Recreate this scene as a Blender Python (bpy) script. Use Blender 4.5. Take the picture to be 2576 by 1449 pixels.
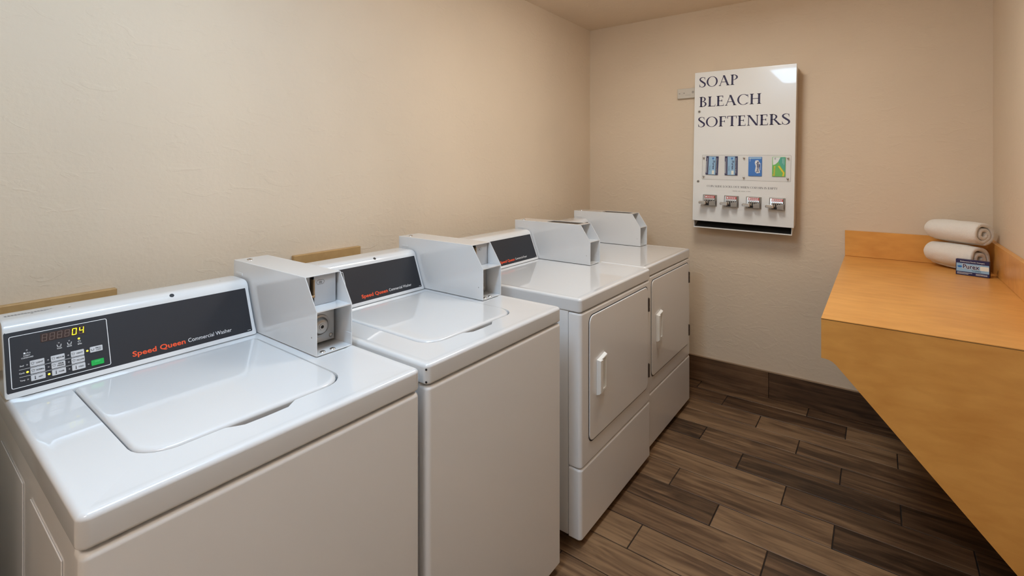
import bpy, bmesh, math, random
from mathutils import Vector, Matrix

for o in list(bpy.data.objects):
    bpy.data.objects.remove(o)
scene = bpy.context.scene
COL = scene.collection

# ------------------------------------------------------------------ camera, world, exposure
cam_data = bpy.data.cameras.new('camera')
cam_data.sensor_width = 36.0
cam_data.lens = 17.136
cam_data.shift_y = -0.1183
cam_data.clip_start = 0.02
cam = bpy.data.objects.new('camera', cam_data)
COL.objects.link(cam)
cam.location = (1.751, 0.0, 1.404)
cam.rotation_euler = (math.radians(90), 0, math.radians(36.96))
scene.camera = cam

world = bpy.data.worlds.new('world')
scene.world = world
world.use_nodes = True
world.node_tree.nodes['Background'].inputs[0].default_value = (1.0, 0.95, 0.9, 1)
world.node_tree.nodes['Background'].inputs[1].default_value = 0.05

vs = scene.view_settings
vs.view_transform = 'Standard'
vs.look = 'None'
vs.gamma = 1.0
vs.use_curve_mapping = False
vs.exposure = 0.0

# ceiling lamps, the last one an added fill (fixtures are built near the end of the script)
LAMPS = [
    # centre x, y, size x, size y, colour, emission strength, label
    (1.00, 0.40, 0.28, 0.74, (0.53, 0.76, 1.0), 30.0, 'long cool-white ceiling light above the washing machines'),
    (1.12, 2.02, 0.28, 0.60, (1.0, 0.97, 0.90), 27.0, 'short warm-white ceiling light between the dryers and the counter'),
    (1.55, -0.75, 0.28, 0.60, (1.0, 0.93, 0.88), 17.0, 'short white fill light added on the ceiling behind the camera'),  # unseen fill lamp, added to brighten machine fronts and counter panel
]

ROOM_X, ROOM_Y0, ROOM_Y1, ROOM_H = 2.196, -1.45, 3.311, 2.435

# ------------------------------------------------------------------ materials
def srgb(r, g, b):
    def c(v):
        v /= 255.0
        return v / 12.92 if v <= 0.04045 else ((v + 0.055) / 1.055) ** 2.4
    return (c(r), c(g), c(b), 1.0)

def mat(name, col, rough=0.5, metal=0.0, coat=0.0, emit=None, estr=0.0, spec=0.5):
    m = bpy.data.materials.new(name)
    m.use_nodes = True
    b = m.node_tree.nodes['Principled BSDF']
    b.inputs['Base Color'].default_value = col
    b.inputs['Roughness'].default_value = rough
    b.inputs['Metallic'].default_value = metal
    b.inputs['Coat Weight'].default_value = coat
    b.inputs['Coat Roughness'].default_value = 0.035
    b.inputs['Specular IOR Level'].default_value = spec
    if emit:
        b.inputs['Emission Color'].default_value = emit
        b.inputs['Emission Strength'].default_value = estr
    return m

def nodes(m):
    nt = m.node_tree
    return nt, nt.nodes, nt.links, nt.nodes['Principled BSDF']

def add_bump(m, scale, strength, dist=0.002, detail=4.0, coord='Object', stretch=(1, 1, 1), rough_var=None):
    nt, N, L, B = nodes(m)
    tc = N.new('ShaderNodeTexCoord')
    mp = N.new('ShaderNodeMapping')
    mp.inputs['Scale'].default_value = stretch
    nz = N.new('ShaderNodeTexNoise')
    nz.inputs['Scale'].default_value = scale
    nz.inputs['Detail'].default_value = detail
    bp = N.new('ShaderNodeBump')
    bp.inputs['Strength'].default_value = strength
    bp.inputs['Distance'].default_value = dist
    L.new(tc.outputs[coord], mp.inputs['Vector'])
    L.new(mp.outputs['Vector'], nz.inputs['Vector'])
    L.new(nz.outputs['Fac'], bp.inputs['Height'])
    L.new(bp.outputs['Normal'], B.inputs['Normal'])
    return nz

def wall_paint(name, col):
    m = mat(name, col, 0.62, spec=0.3)
    nt, N, L, B = nodes(m)
    tc = N.new('ShaderNodeTexCoord')
    big = N.new('ShaderNodeTexNoise'); big.inputs['Scale'].default_value = 1.3; big.inputs['Detail'].default_value = 5
    rp = N.new('ShaderNodeValToRGB')
    rp.color_ramp.elements[0].position = 0.3; rp.color_ramp.elements[1].position = 0.75
    rp.color_ramp.elements[0].color = tuple(c * 0.95 for c in col[:3]) + (1,)
    rp.color_ramp.elements[1].color = tuple(min(1, c * 1.04) for c in col[:3]) + (1,)
    L.new(tc.outputs['Object'], big.inputs['Vector'])
    L.new(big.outputs['Fac'], rp.inputs['Fac'])
    L.new(rp.outputs['Color'], B.inputs['Base Color'])
    # trowelled plaster: long soft ridges, finer pits, few sharp skips
    mp = N.new('ShaderNodeMapping'); mp.inputs['Scale'].default_value = (1, 1, 2.2)
    n1 = N.new('ShaderNodeTexNoise'); n1.inputs['Scale'].default_value = 9; n1.inputs['Detail'].default_value = 8; n1.inputs['Distortion'].default_value = 1.2
    n2 = N.new('ShaderNodeTexNoise'); n2.inputs['Scale'].default_value = 60; n2.inputs['Detail'].default_value = 5
    L.new(tc.outputs['Object'], mp.inputs['Vector'])
    L.new(mp.outputs['Vector'], n1.inputs['Vector'])
    L.new(tc.outputs['Object'], n2.inputs['Vector'])
    r2 = N.new('ShaderNodeMapRange'); r2.inputs['From Min'].default_value = 0.60; r2.inputs['From Max'].default_value = 0.64
    L.new(n1.outputs['Fac'], r2.inputs['Value'])
    a1 = N.new('ShaderNodeMath'); a1.operation = 'MULTIPLY'; a1.inputs[1].default_value = 0.45
    L.new(r2.outputs['Result'], a1.inputs[0])
    a2 = N.new('ShaderNodeMath'); a2.operation = 'ADD'
    L.new(a1.outputs[0], a2.inputs[0]); L.new(n2.outputs['Fac'], a2.inputs[1])
    a3 = N.new('ShaderNodeMath'); a3.operation = 'ADD'
    L.new(a2.outputs[0], a3.inputs[0]); L.new(n1.outputs['Fac'], a3.inputs[1])
    bp = N.new('ShaderNodeBump'); bp.inputs['Strength'].default_value = 0.42; bp.inputs['Distance'].default_value = 0.002
    L.new(a3.outputs[0], bp.inputs['Height']); L.new(bp.outputs['Normal'], B.inputs['Normal'])
    return m

def wood_tile(name, along, tones, rough=0.42, rnd=True):
    # wood-look porcelain plank: grain streaks along one axis, tone changes from piece to piece
    m = mat(name, tones[1], rough, spec=0.4)
    nt, N, L, B = nodes(m)
    tc = N.new('ShaderNodeTexCoord')
    oi = N.new('ShaderNodeObjectInfo')
    mul = N.new('ShaderNodeVectorMath'); mul.operation = 'SCALE'
    cmb = N.new('ShaderNodeCombineXYZ')
    m1 = N.new('ShaderNodeMath'); m1.operation = 'MULTIPLY'; m1.inputs[1].default_value = 37.0
    L.new(oi.outputs['Random'], m1.inputs[0])
    L.new(m1.outputs[0], cmb.inputs['X']); L.new(m1.outputs[0], cmb.inputs['Y']); L.new(oi.outputs['Random'], cmb.inputs['Z'])
    add = N.new('ShaderNodeVectorMath'); add.operation = 'ADD'
    L.new(tc.outputs['Object'], add.inputs[0]); L.new(cmb.outputs[0], add.inputs[1])
    mp = N.new('ShaderNodeMapping')
    st = [40, 40, 40]; st['xyz'.index(along)] = 1.7
    mp.inputs['Scale'].default_value = st
    L.new(add.outputs[0], mp.inputs['Vector'])
    g = N.new('ShaderNodeTexNoise'); g.inputs['Scale'].default_value = 1.0; g.inputs['Detail'].default_value = 9; g.inputs['Roughness'].default_value = 0.62; g.inputs['Distortion'].default_value = 0.9
    L.new(mp.outputs['Vector'], g.inputs['Vector'])
    mp2 = N.new('ShaderNodeMapping')
    st2 = [9, 9, 9]; st2['xyz'.index(along)] = 2.2
    mp2.inputs['Scale'].default_value = st2
    L.new(add.outputs[0], mp2.inputs['Vector'])
    k = N.new('ShaderNodeTexNoise'); k.inputs['Scale'].default_value = 1.0; k.inputs['Detail'].default_value = 4; k.inputs['Distortion'].default_value = 2.0
    L.new(mp2.outputs['Vector'], k.inputs['Vector'])
    mx = N.new('ShaderNodeMath'); mx.operation = 'MULTIPLY_ADD'; mx.inputs[1].default_value = 0.55
    L.new(g.outputs['Fac'], mx.inputs[0])
    m2 = N.new('ShaderNodeMath'); m2.operation = 'MULTIPLY'; m2.inputs[1].default_value = 0.45
    L.new(k.outputs['Fac'], m2.inputs[0]); L.new(m2.outputs[0], mx.inputs[2])
    m3 = N.new('ShaderNodeMath'); m3.operation = 'MULTIPLY_ADD'; m3.inputs[1].default_value = 0.22
    L.new(oi.outputs['Random'], m3.inputs[0])
    sub = N.new('ShaderNodeMath'); sub.operation = 'ADD'; sub.inputs[1].default_value = -0.11
    L.new(mx.outputs[0], m3.inputs[2]); L.new(m3.outputs[0], sub.inputs[0])
    rp = N.new('ShaderNodeValToRGB')
    rp.color_ramp.elements[0].position = 0.33; rp.color_ramp.elements[0].color = tones[0]
    rp.color_ramp.elements[1].position = 0.50; rp.color_ramp.elements[1].color = tones[1]
    e = rp.color_ramp.elements.new(0.66); e.color = tones[2]
    L.new(sub.outputs[0], rp.inputs['Fac'])
    L.new(rp.outputs['Color'], B.inputs['Base Color'])
    bp = N.new('ShaderNodeBump'); bp.inputs['Strength'].default_value = 0.25; bp.inputs['Distance'].default_value = 0.0015
    L.new(g.outputs['Fac'], bp.inputs['Height']); L.new(bp.outputs['Normal'], B.inputs['Normal'])
    rr = N.new('ShaderNodeMapRange'); rr.inputs['To Min'].default_value = rough - 0.08; rr.inputs['To Max'].default_value = rough + 0.12
    L.new(k.outputs['Fac'], rr.inputs['Value']); L.new(rr.outputs['Result'], B.inputs['Roughness'])
    return m

def laminate(name, tones, rough=0.33):
    m = mat(name, tones[1], rough, spec=0.45)
    nt, N, L, B = nodes(m)
    tc = N.new('ShaderNodeTexCoord')
    mp = N.new('ShaderNodeMapping'); mp.inputs['Scale'].default_value = (3.2, 10, 10)
    a = N.new('ShaderNodeTexNoise'); a.inputs['Scale'].default_value = 3.0; a.inputs['Detail'].default_value = 7; a.inputs['Distortion'].default_value = 0.4
    b = N.new('ShaderNodeTexNoise'); b.inputs['Scale'].default_value = 5.0; b.inputs['Detail'].default_value = 6
    L.new(tc.outputs['Object'], mp.inputs['Vector']); L.new(mp.outputs['Vector'], a.inputs['Vector'])
    L.new(tc.outputs['Object'], b.inputs['Vector'])
    av = N.new('ShaderNodeMath'); av.operation = 'ADD'
    L.new(a.outputs['Fac'], av.inputs[0]); L.new(b.outputs['Fac'], av.inputs[1])
    hv = N.new('ShaderNodeMath'); hv.operation = 'MULTIPLY'; hv.inputs[1].default_value = 0.5
    L.new(av.outputs[0], hv.inputs[0])
    rp = N.new('ShaderNodeValToRGB')
    rp.color_ramp.elements[0].position = 0.36; rp.color_ramp.elements[0].color = tones[0]
    rp.color_ramp.elements[1].position = 0.64; rp.color_ramp.elements[1].color = tones[1]
    L.new(hv.outputs[0], rp.inputs['Fac']); L.new(rp.outputs['Color'], B.inputs['Base Color'])
    return m

M = {}
WALLC = (0.72, 0.59, 0.45, 1)
M['wall'] = wall_paint('tan_wall_paint', WALLC)
M['ceiling'] = wall_paint('tan_ceiling_paint', (0.80, 0.66, 0.51, 1))
M['enamel'] = mat('white_enamel', (0.72, 0.722, 0.73, 1), 0.3, coat=1.0)
add_bump(M['enamel'], 220, 0.03, 0.0004, 2)
M['enamel_side'] = mat('white_enamel_panels', (0.84, 0.83, 0.83, 1), 0.34, coat=0.6)
add_bump(M['enamel_side'], 320, 0.04, 0.0004, 2)
M['white_plastic'] = mat('white_plastic', (0.83, 0.82, 0.79, 1), 0.3)
M['vend_white'] = mat('vending_white_paint', (0.77, 0.77, 0.76, 1), 0.22, coat=0.35)
M['dark_panel'] = mat('charcoal_overlay', srgb(34, 36, 43), 0.45)
add_bump(M['dark_panel'], 900, 0.12, 0.0003, 2)
M['black'] = mat('black_plastic', (0.012, 0.012, 0.014, 1), 0.4)
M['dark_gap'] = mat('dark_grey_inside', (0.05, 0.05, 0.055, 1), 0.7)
M['orange'] = mat('orange_print', srgb(238, 84, 40), 0.5)
M['white_print'] = mat('white_print', (0.85, 0.85, 0.86, 1), 0.5)
M['key_grey'] = mat('pale_grey_key', (0.60, 0.60, 0.62, 1), 0.45)
M['key_green'] = mat('green_key', srgb(20, 170, 75), 0.4)
M['pale_green_print'] = mat('pale_green_print', srgb(110, 220, 150), 0.5)
M['led_off'] = mat('unlit_led', (0.30, 0.29, 0.30, 1), 0.4)
M['led_on'] = mat('lit_yellow_led', srgb(255, 235, 60), 0.4, emit=srgb(255, 232, 60), estr=0.9)
M['digit_on'] = mat('lit_yellow_digit', srgb(240, 235, 40), 0.4, emit=srgb(250, 240, 30), estr=0.9)
M['digit_off'] = mat('unlit_digit', srgb(120, 100, 92), 0.5)
M['display'] = mat('brown_display_window', srgb(62, 46, 44), 0.25)
M['key_print'] = mat('dark_key_print', srgb(30, 30, 34), 0.5)
M['chrome'] = mat('chrome', (0.72, 0.71, 0.69, 1), 0.16, metal=1.0)
M['steel'] = mat('brushed_steel', (0.42, 0.40, 0.375, 1), 0.34, metal=1.0)
M['brass'] = mat('worn_brass', (0.45, 0.33, 0.2, 1), 0.4, metal=1.0)
M['grey_plate'] = mat('grey_painted_plate', (0.42, 0.43, 0.45, 1), 0.5)
M['hinge'] = mat('brown_hinge_metal', (0.13, 0.10, 0.08, 1), 0.4, metal=0.8)
M['laminate'] = laminate('maple_laminate', ((0.67, 0.30, 0.066, 1), (0.80, 0.395, 0.098, 1)))
M['lam_edge'] = mat('dark_laminate_joint', (0.14, 0.065, 0.02, 1), 0.5)
M['cleat'] = laminate('cleat_wood', ((0.42, 0.25, 0.10, 1), (0.50, 0.31, 0.13, 1)), 0.5)
TON = (srgb(50, 34, 22), srgb(100, 74, 52), srgb(142, 112, 82))
M['plank'] = wood_tile('wood_look_floor_tile', 'x', TON)
M['base_tile'] = wood_tile('wood_look_skirting_tile', 'x', (srgb(58, 40, 27), srgb(96, 70, 49), srgb(122, 92, 66)), 0.5)
M['base_tile_y'] = wood_tile('wood_look_skirting_tile_long', 'y', (srgb(58, 40, 27), srgb(96, 70, 49), srgb(122, 92, 66)), 0.5)
M['grout'] = mat('dark_brown_grout', srgb(38, 27, 19), 0.9)
M['base_cap'] = mat('skirting_edge_trim', srgb(150, 125, 100), 0.5)
M['towel'] = mat('white_terry', (0.92, 0.88, 0.82, 1), 0.95, spec=0.1)
add_bump(M['towel'], 420, 0.9, 0.004, 3)
M['navy'] = mat('navy_print', srgb(30, 22, 66), 0.5)
M['pack_navy'] = mat('navy_packaging', srgb(34, 34, 84), 0.4)
M['pack_blue'] = mat('pale_blue_packaging', srgb(150, 190, 222), 0.4)
M['pack_blue2'] = mat('mid_blue_packaging', srgb(44, 116, 196), 0.4)
M['pack_cream'] = mat('cream_packaging', srgb(235, 236, 225), 0.4)
M['pack_green'] = mat('green_packaging', srgb(110, 190, 95), 0.4)
M['pack_teal'] = mat('teal_packaging', srgb(70, 170, 150), 0.4)
M['pack_yellow'] = mat('yellow_packaging', srgb(236, 205, 40), 0.4)
M['pack_white'] = mat('white_packaging', srgb(232, 236, 238), 0.4)
M['teal_print'] = mat('teal_print', srgb(40, 110, 130), 0.5)
M['red'] = mat('red_coin_label', srgb(165, 38, 32), 0.45)
M['grey_print'] = mat('grey_print', srgb(120, 115, 110), 0.6)
M['faint_print'] = mat('faint_print', srgb(175, 172, 168), 0.6)
M['soft_white'] = mat('offwhite_device_plastic', (0.62, 0.57, 0.50, 1), 0.45)
M['straw'] = mat('pale_straw', srgb(225, 205, 170), 0.7)
M['tray_dark'] = mat('dark_tray_shade', (0.10, 0.095, 0.085, 1), 0.35, metal=0.6)

def clear_pane():
    m = bpy.data.materials.new('clear_acrylic'); m.use_nodes = True
    nt = m.node_tree; N = nt.nodes; L = nt.links
    N.remove(N['Principled BSDF'])
    t = N.new('ShaderNodeBsdfTransparent'); t.inputs[0].default_value = (1, 1, 1, 1)
    g = N.new('ShaderNodeBsdfGlossy'); g.inputs['Roughness'].default_value = 0.08
    mx = N.new('ShaderNodeMixShader'); mx.inputs[0].default_value = 0.03
    L.new(t.outputs[0], mx.inputs[1]); L.new(g.outputs[0], mx.inputs[2])
    L.new(mx.outputs[0], N['Material Output'].inputs[0])
    return m
M['pane'] = clear_pane()

# ------------------------------------------------------------------ mesh helpers
class MB:
    def __init__(self):
        self.v = []; self.f = []
    def add(self, vs, fs):
        n = len(self.v)
        self.v += [tuple(p) for p in vs]
        self.f += [tuple(i + n for i in q) for q in fs]
        return self
    def box(self, x0, x1, y0, y1, z0, z1):
        vs = [(x, y, z) for z in (z0, z1) for y in (y0, y1) for x in (x0, x1)]
        return self.add(vs, [(0, 2, 3, 1), (4, 5, 7, 6), (0, 1, 5, 4), (2, 6, 7, 3), (0, 4, 6, 2), (1, 3, 7, 5)])
    def prism(self, base, vec):
        n = len(base); vec = Vector(vec)
        vs = [tuple(p) for p in base] + [tuple(Vector(p) + vec) for p in base]
        fs = [tuple(range(n))[::-1], tuple(range(n, 2 * n))] + [(i, (i + 1) % n, n + (i + 1) % n, n + i) for i in range(n)]
        return self.add(vs, fs)
    def loft(self, loops, cap0=True, cap1=True):
        n = len(loops[0]); vs = [p for l in loops for p in l]; fs = []
        for k in range(len(loops) - 1):
            for i in range(n):
                j = (i + 1) % n
                fs.append((k * n + i, k * n + j, (k + 1) * n + j, (k + 1) * n + i))
        if cap0: fs.append(tuple(range(n))[::-1])
        if cap1: fs.append(tuple(range((len(loops) - 1) * n, len(loops) * n)))
        return self.add(vs, fs)
    def cyl(self, c, axis, r, h, n=20, r2=None):
        c = Vector(c); a = Vector(axis).normalized()
        u = a.orthogonal().normalized(); w = a.cross(u)
        r2 = r if r2 is None else r2
        ring = lambda rr, hh: [tuple(c + a * hh + (u * math.cos(t) + w * math.sin(t)) * rr) for t in [2 * math.pi * i / n for i in range(n)]]
        return self.loft([ring(r, 0), ring(r2, h)])
    def dome(self, c, axis, r, h, n=14, k=4):
        c = Vector(c); a = Vector(axis).normalized(); u = a.orthogonal().normalized(); w = a.cross(u)
        loops = []
        for j in range(k + 1):
            t = j / k * math.pi / 2 * 0.92
            loops.append([tuple(c + a * h * math.sin(t) + (u * math.cos(s) + w * math.sin(s)) * r * math.cos(t)) for s in [2 * math.pi * i / n for i in range(n)]])
        return self.loft(loops)
    def geo(self, g, T, extr=0.0):
        # 2-D geometry (verts, faces) placed through matrix T
        vs, fs = g
        return self.add([tuple(T @ Vector((x, y, 0))) for x, y in vs], fs)

def link(o, parent=None):
    COL.objects.link(o)
    if parent: o.parent = parent
    return o

def build(mb, name, material, parent=None, bevel=0.0, seg=3, smooth=True, ang=35, weld=False):
    me = bpy.data.meshes.new(name)
    me.from_pydata(mb.v, [], mb.f)
    me.validate(); me.update()
    if bevel > 0 or weld:
        bm = bmesh.new(); bm.from_mesh(me)
        if weld: bmesh.ops.remove_doubles(bm, verts=bm.verts, dist=1e-5)
        bmesh.ops.recalc_face_normals(bm, faces=bm.faces)
        if bevel > 0:
            ed = [e for e in bm.edges if len(e.link_faces) == 2 and e.calc_face_angle(0) > math.radians(40)]
            bmesh.ops.bevel(bm, geom=ed, offset=bevel, segments=seg, profile=0.5, affect='EDGES', clamp_overlap=True)
        bm.to_mesh(me); bm.free()
    else:
        bm = bmesh.new(); bm.from_mesh(me)
        bmesh.ops.recalc_face_normals(bm, faces=bm.faces); bm.to_mesh(me); bm.free()
    if smooth:
        me.polygons.foreach_set('use_smooth', [True] * len(me.polygons))
        me.set_sharp_from_angle(angle=math.radians(ang))
    me.materials.append(material)
    o = link(bpy.data.objects.new(name, me), parent)
    if smooth and bevel > 0:
        w = o.modifiers.new('weighted_normals', 'WEIGHTED_NORMAL'); w.keep_sharp = True
    return o

def wn(o):
    w = o.modifiers.new('weighted_normals', 'WEIGHTED_NORMAL'); w.keep_sharp = True
    return o

def tag(o, label=None, cat=None, group=None, kind=None):
    if label: o['label'] = label
    if cat: o['category'] = cat
    if group: o['group'] = group
    if kind: o['kind'] = kind
    return o

def empty(name, loc, rot=(0, 0, 0)):
    o = bpy.data.objects.new(name, None)
    o.empty_display_size = 0.05
    o.location = loc; o.rotation_euler = rot
    return link(o)

def rrect2(x0, x1, y0, y1, r, n=5):
    # rounded rectangle, r is one radius or four (x0y0, x1y0, x1y1, x0y1)
    if not isinstance(r, (tuple, list)): r = (r,) * 4
    out = []
    for (cx, cy, sx, sy, a0), rr in zip(((x0, y0, 1, 1, 180), (x1, y0, -1, 1, 270), (x1, y1, -1, -1, 0), (x0, y1, 1, -1, 90)), r):
        for k in range(n + 1):
            a = math.radians(a0 + 90 * k / n)
            out.append((cx + sx * rr + rr * math.cos(a), cy + sy * rr + rr * math.sin(a)))
    return out

def poly_geo(pts):
    return (list(pts), [tuple(range(len(pts)))])

def join_geo(gs):
    v = []; f = []
    for gv, gf in gs:
        n = len(v); v += gv; f += [tuple(i + n for i in q) for q in gf]
    return (v, f)

def move_geo(g, dx=0, dy=0, sx=1, sy=1, rot=0):
    c, s = math.cos(rot), math.sin(rot)
    return ([(dx + (x * sx) * c - (y * sy) * s, dy + (x * sx) * s + (y * sy) * c) for x, y in g[0]], g[1])

def rect(x0, x1, y0, y1):
    return ([(x0, y0), (x1, y0), (x1, y1), (x0, y1)], [(0, 1, 2, 3)])

def disc(cx, cy, rx, ry=None, n=14):
    ry = rx if ry is None else ry
    return poly_geo([(cx + rx * math.cos(2 * math.pi * i / n), cy + ry * math.sin(2 * math.pi * i / n)) for i in range(n)])

def ring(cx, cy, rx, ry, tx, ty, a0=0, a1=360, n=28):
    v = []; f = []
    for i in range(n + 1):
        a = math.radians(a0 + (a1 - a0) * i / n)
        v.append((cx + rx * math.cos(a), cy + ry * math.sin(a)))
        v.append((cx + (rx - tx) * math.cos(a), cy + (ry - ty) * math.sin(a)))
    for i in range(n): f.append((2 * i, 2 * i + 2, 2 * i + 3, 2 * i + 1))
    return (v, f)

def outline(pts, w):
    # closed stroke of width w following a 2-D outline
    n = len(pts); v = []; f = []
    for i in range(n):
        p0 = Vector(pts[i - 1]); p1 = Vector(pts[i]); p2 = Vector(pts[(i + 1) % n])
        d = (p2 - p0)
        if d.length < 1e-9: d = Vector((1, 0))
        d.normalize(); nn = Vector((-d.y, d.x))
        v.append(tuple(p1 + nn * w / 2)); v.append(tuple(p1 - nn * w / 2))
    for i in range(n):
        j = (i + 1) % n
        f.append((2 * i, 2 * j, 2 * j + 1, 2 * i + 1))
    return (v, f)

def text_geo(s, height, align='L', width=None, bold=0.0, spacing=1.0):
    # built-in sans lettering; height = cap height, optional exact width
    cu = bpy.data.curves.new('lettering', 'FONT')
    cu.body = s; cu.size = 1.0; cu.offset = bold; cu.resolution_u = 3; cu.space_character = spacing
    ob = bpy.data.objects.new('lettering', cu)
    me = bpy.data.meshes.new_from_object(ob)
    vs = [(p.co.x, p.co.y) for p in me.vertices]
    fs = [tuple(q.vertices) for q in me.polygons]
    bpy.data.objects.remove(ob); bpy.data.curves.remove(cu); bpy.data.meshes.remove(me)
    if not vs: return ([], [])
    cap = 0.73
    k = height / cap
    x0 = min(p[0] for p in vs); x1 = max(p[0] for p in vs)
    kx = k if width is None else width / (x1 - x0)
    W = (x1 - x0) * kx
    off = {'L': 0, 'C': -W / 2, 'R': -W}[align]
    return ([((x - x0) * kx + off, y * k) for x, y in vs], fs)

# ---- roman serif capitals (cap height 1), drawn as strokes of contrasting weight
TH, TN, SF, SE = 0.150, 0.055, 0.034, 0.085
def vstem(x, y0=0.0, y1=1.0, w=TH): return rect(x - w / 2, x + w / 2, y0, y1)
def serif(x, y, w=TH, up=True):
    h = SF if up else -SF
    return poly_geo([(x - w / 2 - SE, y), (x + w / 2 + SE, y), (x + w / 2 + SE * 0.9, y + h * 0.7), (x + w / 2, y + h * 2.2), (x - w / 2, y + h * 2.2), (x - w / 2 - SE * 0.9, y + h * 0.7)])
def stem(x, w=TH): return [vstem(x, 0, 1, w), serif(x, 0, w, True), serif(x, 1, w, False)]
def hbar(x0, x1, y): return rect(x0, x1, y - TN / 2, y + TN / 2)
def diag(x0, y0, x1, y1, w): return poly_geo([(x0 - w / 2, y0), (x0 + w / 2, y0), (x1 + w / 2, y1), (x1 - w / 2, y1)])
def tick(x, y0, y1, w): return poly_geo([(x - 0.025, y0), (x + 0.02, y0), (x + 0.02, y1), (x - w, y1)])
def brush(pts, ws):
    v = []; f = []
    n = len(pts)
    for i in range(n):
        a = Vector(pts[max(0, i - 1)]); b = Vector(pts[min(n - 1, i + 1)]); d = (b - a).normalized(); nn = Vector((-d.y, d.x))
        v.append(tuple(Vector(pts[i]) + nn * ws[i] / 2)); v.append(tuple(Vector(pts[i]) - nn * ws[i] / 2))
    for i in range(n - 1): f.append((2 * i, 2 * i + 2, 2 * i + 3, 2 * i + 1))
    return (v, f)
def spline(ctrl, n=8):
    out = []
    c = [ctrl[0]] + list(ctrl) + [ctrl[-1]]
    for i in range(1, len(c) - 2):
        p0, p1, p2, p3 = c[i - 1], c[i], c[i + 1], c[i + 2]
        for k in range(n):
            t = k / n
            out.append(tuple(0.5 * ((2 * p1[j]) + (-p0[j] + p2[j]) * t + (2 * p0[j] - 5 * p1[j] + 4 * p2[j] - p3[j]) * t * t + (-p0[j] + 3 * p1[j] - 3 * p2[j] + p3[j]) * t ** 3) for j in range(len(p1))))
    out.append(tuple(ctrl[-1]))
    return out
def glyph(ch):
    if ch == 'O': return [ring(0.45, 0.5, 0.45, 0.52, 0.135, 0.04)], 0.94
    if ch == 'C':
        return [ring(0.45, 0.5, 0.45, 0.52, 0.135, 0.04, 42, 318), poly_geo([(0.74, 0.98), (0.78, 0.98), (0.79, 0.70), (0.755, 0.70)]), poly_geo([(0.74, 0.08), (0.775, 0.12), (0.81, 0.22), (0.79, 0.23)])], 0.86
    if ch == 'S':
        c = [(0.475, 0.80, .03), (0.41, 0.95, .04), (0.27, 1.0, .05), (0.10, 0.90, .10), (0.085, 0.73, .13), (0.27, 0.53, .155), (0.46, 0.34, .14), (0.455, 0.13, .11), (0.27, 0.0, .05), (0.11, 0.06, .04), (0.03, 0.24, .03)]
        s = spline(c)
        return [brush([(p[0], p[1]) for p in s], [p[2] for p in s]), poly_geo([(0.445, 0.99), (0.475, 0.99), (0.49, 0.72), (0.465, 0.72)]), poly_geo([(0.02, 0.30), (0.045, 0.30), (0.07, 0.02), (0.03, 0.02)])], 0.57
    if ch == 'A': return [diag(0.10, 0, 0.40, 1.02, 0.05), diag(0.74, 0, 0.40, 1.02, 0.155), hbar(0.2, 0.62, 0.36), serif(0.10, 0, 0.05), serif(0.74, 0, 0.12)], 0.88
    if ch == 'P': return stem(0.15) + [ring(0.21, 0.74, 0.36, 0.265, 0.13, 0.04, -90, 90), hbar(0.1, 0.22, 0.985), hbar(0.2, 0.23, 0.49)], 0.62
    if ch == 'B': return stem(0.15) + [ring(0.24, 0.76, 0.27, 0.245, 0.115, 0.04, -90, 90), ring(0.24, 0.27, 0.34, 0.275, 0.13, 0.04, -90, 90), hbar(0.1, 0.26, 0.985), hbar(0.1, 0.26, 0.53), hbar(0.1, 0.26, 0.015)], 0.64
    if ch == 'R': return stem(0.15) + [ring(0.22, 0.75, 0.31, 0.255, 0.12, 0.04, -90, 90), hbar(0.1, 0.24, 0.985), hbar(0.1, 0.26, 0.50), diag(0.68, 0, 0.33, 0.52, 0.15), serif(0.70, 0, 0.10)], 0.78
    if ch == 'D': return stem(0.15) + [ring(0.24, 0.5, 0.54, 0.51, 0.135, 0.04, -90, 90), hbar(0.1, 0.27, 0.985), hbar(0.1, 0.27, 0.015)], 0.84
    if ch == 'L': return stem(0.15) + [hbar(0.1, 0.58, 0.022), tick(0.57, 0.0, 0.24, 0.0)], 0.62
    if ch == 'E': return stem(0.15) + [hbar(0.1, 0.54, 0.022), hbar(0.1, 0.52, 0.978), hbar(0.1, 0.44, 0.52), tick(0.55, 0.0, 0.22, 0.0), tick(0.50, 0.80, 1.0, 0.03), tick(0.43, 0.42, 0.62, 0.03)], 0.62
    if ch == 'F': return stem(0.15) + [hbar(0.1, 0.52, 0.978), hbar(0.1, 0.44, 0.50), tick(0.51, 0.78, 1.0, 0.03), tick(0.43, 0.40, 0.60, 0.03)], 0.58
    if ch == 'T': return stem(0.36)[:2] + [hbar(0.03, 0.69, 0.978), tick(0.68, 0.76, 1.0, 0.03), tick(0.03, 0.76, 1.0, 0.03)], 0.72
    if ch == 'H': return stem(0.15) + stem(0.67) + [hbar(0.15, 0.67, 0.53)], 0.82
    if ch == 'N': return [vstem(0.12, 0, 1, TN), serif(0.12, 0, TN), serif(0.10, 1, TN, False), diag(0.70, 0, 0.14, 1.0, 0.16), vstem(0.72, 0, 1, TN), serif(0.72, 1, TN, False)], 0.84
    if ch == 'I': return stem(0.15), 0.32
    if ch == 'K': return stem(0.15) + [diag(0.2, 0.45, 0.60, 1.0, 0.05), diag(0.70, 0, 0.30, 0.60, 0.15), serif(0.70, 0, 0.10), serif(0.60, 1, 0.05, False)], 0.80
    if ch == 'U': return [vstem(0.15, 0.3, 1), serif(0.15, 1, TH, False), vstem(0.65, 0.3, 1, TN), serif(0.65, 1, TN, False), ring(0.375, 0.33, 0.2925, 0.35, 0.08, 0.05, 180, 360)], 0.80
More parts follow.
